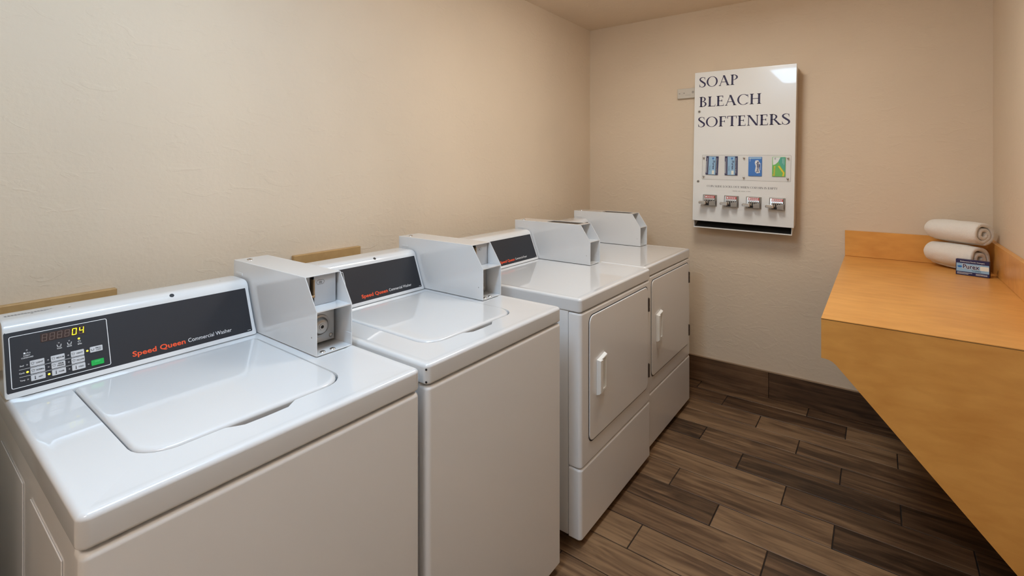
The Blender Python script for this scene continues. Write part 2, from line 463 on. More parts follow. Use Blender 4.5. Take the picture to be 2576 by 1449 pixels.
    if ch == 'W': return [diag(0.34, 0, 0.10, 1, 0.14), diag(0.34, 0, 0.56, 1, 0.05), diag(0.80, 0, 0.56, 1, 0.14), diag(0.80, 0, 1.02, 1, 0.05), serif(0.10, 1, 0.1, False), serif(1.02, 1, 0.04, False)], 1.12
    if ch == 'M': return [diag(0.08, 0, 0.16, 1, 0.05), serif(0.08, 0, 0.05), diag(0.48, 0, 0.18, 1, 0.14), diag(0.48, 0, 0.80, 1, 0.05), diag(0.88, 0, 0.80, 1, 0.13), serif(0.88, 0, 0.1)], 0.98
    if ch == 'Y': return [vstem(0.36, 0, 0.48), serif(0.36, 0), diag(0.36, 0.45, 0.10, 1, 0.13), diag(0.36, 0.45, 0.62, 1, 0.05), serif(0.10, 1, 0.1, False), serif(0.62, 1, 0.04, False)], 0.72
    return [], 0.38
def serif_geo(s, height, width=None, gap=0.04):
    gs = []; x = 0
    for ch in s:
        g, a = glyph(ch)
        gs += [move_geo(q, x) for q in g]
        x += a + gap
    j = join_geo(gs)
    x0 = min(p[0] for p in j[0]); x1 = max(p[0] for p in j[0])
    kx = height if width is None else width / (x1 - x0)
    return ([((p[0] - x0) * kx, p[1] * height) for p in j[0]], j[1])

# ------------------------------------------------------------------ the room
def structure(mb, name, m, **k):
    o = build(mb, name, m, **k); o['kind'] = 'structure'; return o

floor = structure(MB().box(0, ROOM_X, ROOM_Y0, ROOM_Y1, -0.06, -0.0035), 'floor', M['grout'])
structure(MB().box(-0.1, ROOM_X + 0.1, ROOM_Y0 - 0.1, ROOM_Y1 + 0.1, ROOM_H, ROOM_H + 0.1), 'ceiling', M['ceiling'])
structure(MB().box(-0.1, 0, ROOM_Y0, ROOM_Y1, -0.06, ROOM_H), 'wall_left', M['wall'])
structure(MB().box(-0.1, ROOM_X + 0.1, ROOM_Y1, ROOM_Y1 + 0.1, -0.06, ROOM_H), 'wall_back', M['wall'])
structure(MB().box(ROOM_X, ROOM_X + 0.1, ROOM_Y0, ROOM_Y1, -0.06, ROOM_H), 'wall_right', M['wall'])
structure(MB().box(-0.1, ROOM_X + 0.1, ROOM_Y0 - 0.1, ROOM_Y0, -0.06, ROOM_H), 'wall_front', M['wall'])

structure(MB().box(0, 0.52, ROOM_Y0, 0.085, -0.06, ROOM_H), 'wall_shade_stub', M['wall'])  # unseen wall stub, added to keep the near washer's side dark

# floor planks: 60 x 15 cm, running across the room, each row stepped by a third of a plank
random.seed(4)
PL, PW, GAP = 0.603, 0.1505, 0.0044
cache = {}
row = 0
y = 1.838
rows = []
k = 0
while y + k * PW < ROOM_Y1: rows.append((y + k * PW, k)); k += 1
k = -1
while y + (k + 1) * PW > ROOM_Y0: rows.append((y + k * PW, k)); k -= 1
# k = 0 is the row 1.838-1.988 (joint at 1.426); k = 1 joint at 1.22; k = 2 joint at 1.01
for y0, k in sorted(rows):
    off = (1.426, 1.220, 1.010)[k % 3]
    x = off - PL * 4
    while x < ROOM_X:
        a, b = max(0.004, x + GAP / 2), min(ROOM_X - 0.004, x + PL - GAP / 2)
        c, d = max(ROOM_Y0 + 0.004, y0 + GAP / 2), min(ROOM_Y1 - 0.004, y0 + PW - GAP / 2)
        x += PL
        if b - a < 0.02 or d - c < 0.012: continue
        key = (round(b - a, 4), round(d - c, 4))
        if key not in cache:
            w, h = key
            o = build(MB().loft([[(sx * (w / 2 - i), sy * (h / 2 - i), z) for sx, sy in ((-1, -1), (1, -1), (1, 1), (-1, 1))] for i, z in ((0, -0.01), (0, -0.0012), (0.0012, 0))]), 'floor_plank', M['plank'], floor, smooth=False)
            cache[key] = o.data
        else:
            o = link(bpy.data.objects.new('floor_plank', cache[key]), floor)
        o.location = ((a + b) / 2, (c + d) / 2, random.uniform(-0.0004, 0.0))

# skirting of the same wood-look tile
bb = tag(build(MB().box(0.0, ROOM_X, ROOM_Y1 - 0.006, ROOM_Y1, 0.0, 0.158), 'baseboard_back', M['grout']), kind='structure')
xs = [0.014, 0.615, 1.217, 1.819, ROOM_X - 0.014]
for a, b in zip(xs, xs[1:]):
    build(MB().box(a + 0.001, b - 0.001, ROOM_Y1 - 0.014, ROOM_Y1 - 0.006, 0.001, 0.158), 'skirting_tile', M['base_tile'], bb, bevel=0.001, seg=1)
build(MB().box(0.012, ROOM_X - 0.012, ROOM_Y1 - 0.0155, ROOM_Y1, 0.158, 0.1615), 'edge_trim', M['base_cap'], bb)
for nm, xa, xb in (('baseboard_left', 0.0, 0.013), ('baseboard_right', ROOM_X - 0.013, ROOM_X)):
    b2 = tag(build(MB().box(xa, xb, ROOM_Y0, ROOM_Y1 - 0.016, 0.0, 0.159), nm, M['base_tile_y']), kind='structure')

# ------------------------------------------------------------------ machines
WX = Matrix(((0, 0, 1), (1, 0, 0), (0, 1, 0)))        # (u, v, n) -> (y, z, x)
ZT = 0.916                                            # worktop height
SL = Vector((-0.050, 0, 0.129)).normalized()          # up the sloped console face
SN = Vector((0.129, 0, 0.050)).normalized()           # its outward normal
def slope_T(lift):
    # 2-D (y, distance up the slope) -> machine space
    o = Vector((-0.567, 0, ZT)) + SN * lift
    return Matrix(((0, SL.x, SN.x, o.x), (1, 0, 0, o.y), (0, SL.z, SN.z, o.z), (0, 0, 0, 1)))

def lid_outline(off, z, scoop=False):
    x0, x1, y0, y1 = -0.532 - off, -0.097 + off, 0.101 - off, 0.493 + off
    pts = []
    r = 0.062
    n = 7
    def arc(cx, cy, rr, a0, a1, nn):
        return [(cx + rr * math.cos(math.radians(a0 + (a1 - a0) * i / nn)), cy + rr * math.sin(math.radians(a0 + (a1 - a0) * i / nn))) for i in range(nn + 1)]
    pts += arc(x0 + 0.012, y0 + 0.012, 0.012, 180, 270, 3)
    pts += arc(x1 - r, y0 + r, r, 270, 360, n)
    for i, yy in enumerate((0.230, 0.245, 0.258, 0.300, 0.343, 0.352, 0.366)):
        dx = 0.0
        if scoop: dx = (0.0, 0.010, 0.017, 0.0185, 0.017, 0.010, 0.0)[i]
        pts.append((x1 + dx, yy))
    pts += arc(x1 - r, y1 - r, r, 0, 90, n)
    pts += arc(x0 + 0.012, y1 - 0.012, 0.012, 90, 180, 3)
    return [(p[0], p[1], z) for p in pts]

def top_loops(x0, x1, y0, y1, z0, rim=0.002):
    L = []
    def lp(i, z, rc):
        return [(p[0], p[1], z) for p in rrect2(x0 + i, x1 - i, y0 + i, y1 - i, max(0.002, rc - i), 4)]
    L.append(lp(0.004, z0, 0.016)); L.append(lp(0.0008, z0 + 0.003, 0.016)); L.append(lp(0, z0 + 0.006, 0.016))
    R = 0.010
    for a in (0, 22, 45, 68, 90):
        a = math.radians(a)
        L.append(lp(R * (1 - math.cos(a)), ZT + rim - R + R * math.sin(a), 0.016))
    L.append(lp(0.019, ZT + rim * 0.8, 0.018)); L.append(lp(0.028, ZT, 0.024))
    return L

def fill_top(outer, hole=None, hole_low=None):
    # planar top between an outer loop and an optional hole; returns verts, faces
    bm = bmesh.new()
    es = []
    for lp in (outer, hole):
        if not lp: continue
        vs_ = [bm.verts.new(p) for p in lp]
        for i in range(len(vs_)): es.append(bm.edges.new((vs_[i], vs_[(i + 1) % len(vs_)])))
    bmesh.ops.triangle_fill(bm, use_beauty=True, use_dissolve=False, edges=es)
    bm.verts.index_update()
    out = ([tuple(v.co) for v in bm.verts], [tuple(v.index for v in f.verts) for f in bm.faces])
    bm.free()
    return out

def worktop(W, parent, lid=False, D=0.727):
    L = top_loops(-D, 0.0, 0.0, W, 0.867)
    mb = MB().loft(L, cap0=True, cap1=False)
    if lid:
        h0 = lid_outline(0.0035, ZT, True)
        mb.add(*fill_top(L[-1], h0))
        h1 = [(p[0], p[1], ZT - 0.004) for p in lid_outline(0.0028, ZT, True)]
        h2 = [(p[0], p[1], ZT - 0.020) for p in lid_outline(0.001, ZT, True)]
        mb.loft([h0, h1, h2], cap0=False, cap1=False)
    else:
        mb.add(*fill_top(L[-1]))
    o = build(mb, 'worktop', M['enamel'], parent, weld=True, ang=28)
    w = o.modifiers.new('weighted_normals', 'WEIGHTED_NORMAL'); w.keep_sharp = True
    if lid:
        build(MB().add([(p[0], p[1], ZT - 0.0195) for p in lid_outline(0.002, 0, True)], [tuple(range(len(h0)))]), 'lid_recess_shade', M['dark_gap'], parent, smooth=False)  # recess floor coloured dark to stand in for shade under the lid
        ll = [lid_outline(-0.002, ZT - 0.017)]
        R = 0.008
        for a in (0, 22, 45, 68, 90):
            a = math.radians(a)
            ll.append(lid_outline(-R * (1 - math.cos(a)), ZT + 0.004 - R + R * math.sin(a)))
        ll.append(lid_outline(-0.016, ZT + 0.0042))
        lo = build(MB().loft(ll), 'lid', M['enamel'], parent, ang=40)
        w = lo.modifiers.new('weighted_normals', 'WEIGHTED_NORMAL'); w.keep_sharp = True
        for yy in (0.118, 0.135, 0.46):
            build(MB().cyl((-0.528, yy, ZT - 0.012), (0, 1, 0), 0.004, 0.010, 10), 'lid_hinge', M['dark_gap'], lo)
    return o

def console(yw, parent, dark, what, keys=False):
    # control console: sloped face with a dark overlay, rolled top edge
    prof = [(-0.5665, ZT + 0.002), (-0.5685, ZT + 0.008)]
    for d in (0.02, 0.08, 0.134):
        p = Vector((-0.567, 0, ZT)) + SL * d; prof.append((p.x, p.z))
    prof += [(-0.6165, 1.0475), (-0.6205, 1.057), (-0.6275, 1.0635), (-0.637, 1.067), (-0.650, 1.068), (-0.700, 1.068), (-0.722, 1.0665), (-0.727, 1.060), (-0.727, ZT + 0.002)]
    y0, y1 = 0.0, yw
    mb = MB()
    L = []
    cen = Vector((-0.65, 1.0))
    for yy, ins in ((y0, 0.006), (y0 + 0.0018, 0.0018), (y0 + 0.006, 0.0), (y1 - 0.006, 0.0), (y1 - 0.0018, 0.0018), (y1, 0.006)):
        loop = []
        for px, pz in prof:
            d = Vector((px, pz)) - cen; k = 1 - ins / d.length
            q = cen + d * k
            loop.append((q.x, yy, max(q.y, ZT + 0.002) if pz < ZT + 0.003 else q.y))
        L.append(loop)
    mb.loft(L)
    c = build(mb, 'control_console', M['enamel'], parent, ang=30)
    w = c.modifiers.new('weighted_normals', 'WEIGHTED_NORMAL'); w.keep_sharp = True
    # dark overlay, a thin plate with rounded corners
    a, b = dark
    ov = MB()
    base = rrect2(a, b, 0.012, 0.140, 0.004, 3)
    ov.loft([[tuple(slope_T(l) @ Vector((p[0], p[1], 0))) for p in base] for l in (-0.001, 0.0009)])
    build(ov, 'overlay_panel', M['dark_panel'], c, smooth=False)
    T = slope_T(0.00115)
    sq0 = what[1]
    g = text_geo('Speed Queen', 0.0125, 'L', width=0.114, bold=0.022, spacing=1.02)
    build(MB().geo(move_geo(g, sq0, 0.0245), T), 'brand_lettering', M['orange'], c, smooth=False)
    g = text_geo(what[0], 0.0105, 'L', width=what[2])
    wl = MB().geo(move_geo(g, sq0 + 0.1205, 0.0255), T)
    build(wl, 'type_lettering', M['white_print'], c, smooth=False)
    build(MB().geo(rect(b - 0.013, b - 0.004, 0.0165, 0.0175), T), 'part_number_mark', M['white_print'], c, smooth=False)
    # black plug on the rolled edge and the small screws on top
    pn = Vector((0.72, 0, 0.69)).normalized()
    pc = Vector((-0.6245, 0.5 * (a + b) + 0.065, 1.0605))
    if what[3]:
        build(MB().cyl(pc - pn * 0.002, pn, 0.0058, 0.0028, 18, 0.0054), 'plug', M['black'], c)
    for yy in (0.055, 0.12, 0.455):
        build(MB().dome((-0.668, yy, 1.0675), (0, 0, 1), 0.003, 0.0012, 10, 2), 'screw', M['steel'], c)
    if keys:
        # fine print on the console top, too small to read: rows of short strokes
        TT = Matrix(((0, -1, 0, -0.676), (1, 0, 0, 0.012), (0, 0, 1, 1.0684), (0, 0, 0, 1)))
        pr = MB()
        for r_, (n_, x_) in enumerate(((13, 0.0), (15, 0.0))):
            for i in range(n_):
                pr.geo(rect(x_ + i * 0.0054, x_ + i * 0.0054 + 0.0040, r_ * 0.007, r_ * 0.007 + 0.0028), TT)
        o = build(pr, 'fine_print', M['grey_print'], c, smooth=False); o['kind'] = 'stuff'
        keypad(c)
    return c

SEG = {'0': 'abcdef', '4': 'bcfg', '8': 'abcdefg'}
def digit(ch, x, y, w, h, t):
    sh = 0.12
    def S(px, py): return (x + px + py * sh, y + py)
    g = []
    hh = h / 2
    e = t * 0.55
    d = {'a': ((e, h - t / 2), (w - e, h - t / 2), 0), 'g': ((e, hh), (w - e, hh), 0), 'd': ((e, t / 2), (w - e, t / 2), 0),
         'f': ((t / 2, hh + e * .6), (t / 2, h - e * .6), 1), 'b': ((w - t / 2, hh + e * .6), (w - t / 2, h - e * .6), 1),
         'e': ((t / 2, e * .6), (t / 2, hh - e * .6), 1), 'c': ((w - t / 2, e * .6), (w - t / 2, hh - e * .6), 1)}
    for s in SEG[ch]:
        (ax, ay), (bx, by), v = d[s]
        if v: pts = [(ax - t / 2, ay), (ax + t / 2, ay), (bx + t / 2, by), (bx - t / 2, by)]
        else: pts = [(ax, ay - t / 2), (bx, by - t / 2), (bx, by + t / 2), (ax, ay + t / 2)]
        g.append(poly_geo([S(*p) for p in pts]))
    return join_geo(g)

def shirt(x, y, s):
    return [outline([(x + px * s, y + py * s) for px, py in ((0.25, 0), (0.75, 0), (0.75, 0.6), (0.9, 0.55), (1.0, 0.8), (0.7, 1.0), (0.3, 1.0), (0, 0.8), (0.1, 0.55), (0.25, 0.6))], 0.09 * s)]
def thermo(x, y, s):
    return [rect(x + 0.42 * s, x + 0.58 * s, y + 0.2 * s, y + 1.05 * s), disc(x + 0.5 * s, y + 0.15 * s, 0.17 * s)]
def tub(x, y, s):
    return [outline([(x, y + 0.7 * s), (x + 0.15 * s, y), (x + 0.85 * s, y), (x + s, y + 0.7 * s), (x + 0.9 * s, y + 0.7 * s), (x + 0.78 * s, y + 0.12 * s), (x + 0.22 * s, y + 0.12 * s), (x + 0.1 * s, y + 0.7 * s)], 0.07 * s)]

def keypad(c):
    # all positions: y offset from the machine's left end, height up the slope
    Y0 = 0.174
    T1, T2, T3 = slope_T(0.00115), slope_T(0.0016), slope_T(0.0027)
    fr = rrect2(0.1848 - Y0, 0.3502 - Y0, 0.0205, 0.1288, 0.003, 3)
    build(MB().geo(outline(fr, 0.0013), T1), 'frame_line', M['white_print'], c, smooth=False)
    dw = rrect2(0.2334 - Y0, 0.3100 - Y0, 0.1045, 0.1232, 0.0008, 2)
    build(MB().loft([[tuple(slope_T(l) @ Vector((p[0], p[1], 0))) for p in dw] for l in (0.0005, 0.0013)]), 'display_window', M['display'], c, smooth=False)
    off = MB(); on = MB()
    for i in range(6):
        x = 0.2352 - Y0 + i * 0.01265
        if i < 4: off.geo(digit('8', x, 0.1062, 0.0082, 0.0150, 0.0009), T2)
        else:
            ch = '04'[i - 4]
            if ch == '4': off.geo(digit('8', x, 0.1062, 0.0082, 0.0150, 0.0005), slope_T(0.0015))
            on.geo(digit(ch, x, 0.1062, 0.0082, 0.0150, 0.0015), T2)
    build(off, 'unlit_digits', M['digit_off'], c, smooth=False)
    build(on, 'lit_digits', M['digit_on'], c, smooth=False)
    leds = [(0.2628, 0.0956, 0), (0.2804, 0.0955, 0), (0.2976, 0.0957, 1), (0.2108, 0.0948, 0)]
    for r, yv in enumerate((0.0636, 0.0485, 0.0331)):
        for k, xv in enumerate((0.2097, 0.2431, 0.2767, 0.3102)):
            if r == 1 and k == 3: continue
            leds.append((xv, yv, 1 if (r, k) in ((0, 3), (1, 0), (2, 1)) else 0))
    for xv, yv, lit in leds:
        r = 0.0021 if lit else 0.0016
        m = MB().loft([[tuple(slope_T(l) @ Vector((xv - Y0 + r * q * math.cos(t), yv + r * q * math.sin(t), 0))) for t in [2 * math.pi * i / 14 for i in range(14)]] for l, q in ((0.0006, 1), (0.0013, 1), (0.0018, 0.6))])
        build(m, 'indicator_light', M['led_on'] if lit else M['led_off'], c)
    keys = [('LIGHT', 0.2140, 0, 's'), ('MEDIUM', 0.2475, 0, 's'), ('HEAVY', 0.2811, 0, 's'), ('SMALL\nLOAD', 0.3148, 0, 't'),
            ('NORMAL', 0.2140, 1, 's'), ('PERM\nPRESS', 0.2476, 1, 's'), ('DELICATES', 0.2811, 1, 's'),
            ('HOT', 0.2141, 2, 'h'), ('WARM', 0.2477, 2, 'h'), ('COLD', 0.2813, 2, 'h'), ('START', 0.3150, 2, '')]
    ink = MB(); gk = MB()
    for word, x, r, ic in keys:
        x -= Y0; y0, y1 = ((0.0575, 0.0702), (0.0423, 0.0548), (0.0272, 0.0396))[r]
        pts = rrect2(x, x + 0.0232, y0, y1, 0.0012, 2)
        b = MB().loft([[tuple(slope_T(l) @ Vector(((p[0] - x - 0.0116) * q + x + 0.0116, (p[1] - (y0 + y1) / 2) * q + (y0 + y1) / 2, 0))) for p in pts] for l, q in ((0.0006, 1), (0.0018, 1), (0.0023, 0.96))])
        build(b, 'push_button', M['key_green'] if word == 'START' else M['key_grey'], c, smooth=False)
        if word == 'START':
            gk.geo(move_geo(text_geo('START', 0.0030, 'C', width=0.0100), x + 0.0116, y0 + 0.0068), T3)
            continue
        ls = word.split('\n')
        for j, w in enumerate(ls):
            hgt = 0.0030 if len(ls) == 2 else 0.0032
            yy = (y0 + y1) / 2 - hgt / 2 + (0 if len(ls) == 1 else (0.0022 - 0.0044 * j))
            wd = min(0.0125, 0.0022 * len(w))
            ink.geo(move_geo(text_geo(w, hgt, 'C', width=wd, bold=0.015), x + 0.0155, yy), T3)
        g = {'s': shirt(x + 0.0016, y0 + 0.0038, 0.0052), 'h': thermo(x + 0.0035, y0 + 0.0028, 0.0065), 't': tub(x + 0.0018, y0 + 0.0040, 0.0058)}[ic]
        for q in g: ink.geo(q, T3)
    build(ink, 'button_lettering', M['key_print'], c, smooth=False)
    build(gk, 'start_lettering', M['pale_green_print'], c, smooth=False)
    wl = MB()
    for s, x, y, w, h in (('WASH', 0.2589, 0.0823, 0.0086, 0.0028), ('RINSE', 0.2762, 0.0823, 0.0083, 0.0028), ('SPIN', 0.2946, 0.0821, 0.0070, 0.0028),
                          ('Soil', 0.1985, 0.0622, 0.0062, 0.0030), ('Cycle', 0.1968, 0.0472, 0.0085, 0.0030), ('Temp', 0.1975, 0.0320, 0.0080, 0.0030),
                          ('INSERT', 0.2052, 0.0822, 0.0106, 0.0027), ('COINS/CARD', 0.2015, 0.0778, 0.0190, 0.0027)):
        wl.geo(move_geo(text_geo(s, h, 'L', width=w, bold=0.012), x - Y0, y), T1)
    for x, y in ((0.2592, 0.0868), (0.2768, 0.0868)):
        for q in tub(x - Y0, y, 0.0078): wl.geo(q, T1)
    wl.geo(ring(0.2980 - Y0, 0.0893, 0.0028, 0.0022, 0.0006, 0.0006, 20, 330), T1)
    wl.geo(rect(0.2055 - Y0, 0.2085 - Y0, 0.0870, 0.0905), T1).geo(outline(rrect2(0.2118 - Y0, 0.2160 - Y0, 0.0872, 0.0893, 0.0003, 1), 0.0004), T1)
    wl.geo(poly_geo([(0.2090 - Y0, 0.0862), (0.2096 - Y0, 0.0862), (0.2118 - Y0, 0.0908), (0.2112 - Y0, 0.0908)]), T1)
    for y in (0.0562, 0.0408):
        wl.geo(rect(0.197 - Y0, 0.3042 - Y0, y - 0.0003, y + 0.0003), T1)
    build(wl, 'panel_lettering', M['white_print'], c, smooth=False)

def coin_box(y0, y1, parent, washer):
    # steel coin meter case: closed at the back, open nose with a chamfered top
    xb, xf, xc = -0.727, -0.264, -0.318
    zt, zs, zb = 1.114, 1.032, ZT + 0.002
    t = 0.0025
    side = [(xb, zb), (xf, zb), (xf, zs), (xc, zt), (xb, zt)]
    mb = MB()
    for ya, yb in ((y0, y0 + t), (y1 - t, y1)):
        mb.prism([(p[0], ya, p[1]) for p in side], (0, yb - ya, 0))
    if washer:
        mb.box(xb, xc, y0 + t, y1 - t, zt - t, zt)
    else:
        mb.box(xb, -0.535, y0 + t, y1 - t, zt - t, zt).box(-0.345, xc, y0 + t, y1 - t, zt - t, zt)
        mb.box(-0.535, -0.345, y0 + t, y0 + 0.016, zt - t, zt).box(-0.535, -0.345, y1 - 0.012, y1 - t, zt - t, zt)
    mb.box(xb, xb + t, y0 + t, y1 - t, zb, zt - t)
    mb.box(xb + t, xf, y0 + t, y1 - t, zb, zb + t)
    c = build(mb, 'coin_box', M['enamel'], parent, bevel=0.0011, seg=2)
    # shelf between the coin slot above and the money drawer below
    build(MB().prism([(xc - 0.03, y0 + t, zs - 0.004), (xf - 0.0015, y0 + t, zs - 0.003), (xf - 0.0015, y0 + t, zs), (xc - 0.03, y0 + t, zs - 0.001)], (0, y1 - y0 - 2 * t, 0)), 'shelf', M['enamel'], c)
    # small corner plate low on the right inside
    build(MB().box(xf - 0.030, xf - 0.002, y1 - t - 0.0012, y1 - t, zb + t, zb + 0.034), 'corner_plate', M['enamel'], c)
    # key lock on top, embossed pull slot on the side, side screw
    lk = build(MB().cyl((xb + 0.040, y0 + 0.030, zt - 0.001), (0, 0, 1), 0.0085, 0.0035, 20, 0.0075), 'key_lock', M['chrome'], c)
    build(MB().box(xb + 0.036, xb + 0.044, y0 + 0.0285, y0 + 0.0315, zt + 0.0015, zt + 0.0030), 'keyhole', M['black'], c)
    build(MB().box(xb + 0.020, xb + 0.060, y0 - 0.0015, y0 + 0.0005, zt - 0.042, zt - 0.034), 'embossed_slot', M['enamel'], c, bevel=0.0012, seg=2)
    build(MB().dome((xf - 0.022, y0, zb + 0.045), (0, -1, 0), 0.0022, 0.001, 8, 2), 'screw', M['steel'], c)
    xi = xc - 0.006
    if washer:
        # coin drop plate above, money-box lock plate below
        build(MB().box(xi - 0.003, xi, y0 + 0.030, y1 - 0.012, zs, zt - t), 'coin_drop_plate', M['grey_plate'], c)
        build(MB().box(xi - 0.012, xi - 0.009, y0 + t, y0 + 0.022, zs, zt - t), 'coin_drop_plate', M['grey_plate'], c)
        build(MB().box(xi - 0.016, xi - 0.011, y0 + 0.020, y0 + 0.031, zs, zt - t), 'coin_slot', M['black'], c)
        build(MB().box(xi - 0.012, xi + 0.002, y0 + 0.0275, y0 + 0.0310, zs + 0.026, zt - 0.012).box(xi - 0.012, xi + 0.003, y0 + 0.016, y0 + 0.0310, zs + 0.022, zs + 0.028), 'coin_guide', M['brass'], c, bevel=0.0008, seg=1)
        build(MB().cyl((xi - 0.006, y0 + 0.020, zs + 0.001), (0, 0, 1), 0.009, 0.010, 14, 0.003), 'coin_return', M['steel'], c)
        PT = lambda x: Matrix(((0, 0, 1, x), (1, 0, 0, y0), (0, 1, 0, 0), (0, 0, 0, 1)))
        hx = [(0.036, zt - 0.021), (0.040, zt - 0.0155), (0.056, zt - 0.0155), (0.060, zt - 0.021), (0.056, zt - 0.0265), (0.040, zt - 0.0265)]
        pr = MB().geo(outline(hx, 0.0007), PT(xi + 0.0004)).geo(move_geo(text_geo('25¢', 0.0045, 'C', bold=0.02), 0.048, zt - 0.0232), PT(xi + 0.0004))
        build(pr, 'price_lettering', M['key_print'], c, smooth=False)
        xl = xi - 0.004
        build(MB().box(xl - 0.003, xl, y0 + 0.006, y1 - 0.014, zb + 0.010, zs - 0.006), 'lock_plate', M['steel'], c, bevel=0.0006, seg=1)
        yc = y0 + 0.048; zc = zb + 0.055
        rg = lambda r, h: [(xl + h, yc + r * math.cos(a), zc + r * math.sin(a)) for a in [2 * math.pi * i / 28 for i in range(28)]]
        build(MB().loft([rg(0.031, 0), rg(0.030, 0.003), rg(0.024, 0.004), rg(0.020, 0.011), rg(0.016, 0.013), rg(0.0085, 0.0125), rg(0.0080, 0.0135), rg(0.0045, 0.0135), rg(0.0040, 0.009)]), 'lock_knob', M['steel'], c)
        build(MB().cyl((xl + 0.009, yc, zc), (1, 0, 0), 0.0040, 0.0006, 14), 'keyhole', M['black'], c)
        for yy, zz in ((y1 - 0.024, zb + 0.022), (y1 - 0.024, zs - 0.018)):
            build(MB().dome((xl, yy, zz), (1, 0, 0), 0.006, 0.003), 'rivet', M['steel'], c)
        for xx, yy in ((xf - 0.014, y0 + 0.026), (xf - 0.014, y0 + 0.055)):
            build(MB().dome((xx, yy, zb + t), (0, 0, 1), 0.0075, 0.0035), 'rivet', M['chrome'], c)
    else:
        build(MB().box(-0.56, -0.557, y0 + t, y1 - t, zb + t, zt - t), 'inner_divider', M['enamel_side'], c)
        build(MB().box(-0.530, -0.350, y0 + 0.017, y1 - 0.013, zt - 0.0035, zt - 0.0028), 'reader_opening_shade', M['black'], c)  # black sheet stands in for the dark inside below the top opening
    return c

def feet(W, parent):
    for x in (-0.06, -0.67):
        for yy in (0.06, W - 0.06):
            build(MB().cyl((x, yy, 0.0), (0, 0, 1), 0.020, 0.012, 14).cyl((x, yy, 0.012), (0, 0, 1), 0.010, 0.03, 10), 'foot', M['black'], parent)

GROUP_W = 'washing machines along the left wall'
GROUP_D = 'tumble dryers along the left wall'
def make_washer(loc, W, label, yc, nearest):
    t = empty('washing_machine', loc)
    tag(t, label, 'washing machine', GROUP_W)
    # cabinet sides and back
    build(MB().box(-0.720, -0.030, 0.004, W - 0.004, 0.03, 0.866), 'cabinet', M['enamel_side'], t, bevel=0.004, seg=2)
    # wrapped front panel with rounded vertical edges
    lo = [[(p[0], p[1], z) for p in rrect2(-0.034, 0.0 - i, 0.003 + i, W - 0.003 - i, (0.003, 0.012, 0.012, 0.003), 5)] for z, i in ((0.030, 0.003), (0.034, 0), (0.852, 0), (0.859, 0.002), (0.8625, 0.006))]
    wn(build(MB().loft(lo), 'front_panel', M['enamel_side'], t, ang=40))
    # embossed panels in the side wall
    build(MB().prism([(-0.330, 0.004, 0.10), (-0.100, 0.004, 0.10), (-0.100, 0.004, 0.81), (-0.330, 0.004, 0.81)], (0, -0.0022, 0)), 'side_emboss', M['enamel_side'], t, bevel=0.002, seg=2)
    build(MB().prism([(-0.640, 0.004, 0.10), (-0.400, 0.004, 0.10), (-0.400, 0.004, 0.81), (-0.640, 0.004, 0.81)], (0, -0.0022, 0)), 'side_emboss', M['enamel_side'], t, bevel=0.002, seg=2)
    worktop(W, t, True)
    console(yc[0], t, (0.003, yc[0] - 0.011), ('Commercial Washer', yc[2], 0.108, True), True)
    coin_box(yc[1], yc[1] + 0.106, t, True)
    feet(W, t)
    if not nearest:
        for z in (0.905, 0.874):
            build(MB().dome((-0.0065, 0.003, z), (0.5, -0.8, 0), 0.003, 0.0008, 8, 2), 'paint_chip', M['black'], t)
    else:
        build(MB().dome((-0.012, 0.006, ZT - 0.001), (0.2, -0.3, 1), 0.003, 0.0008, 8, 2), 'paint_chip', M['black'], t)
    return t

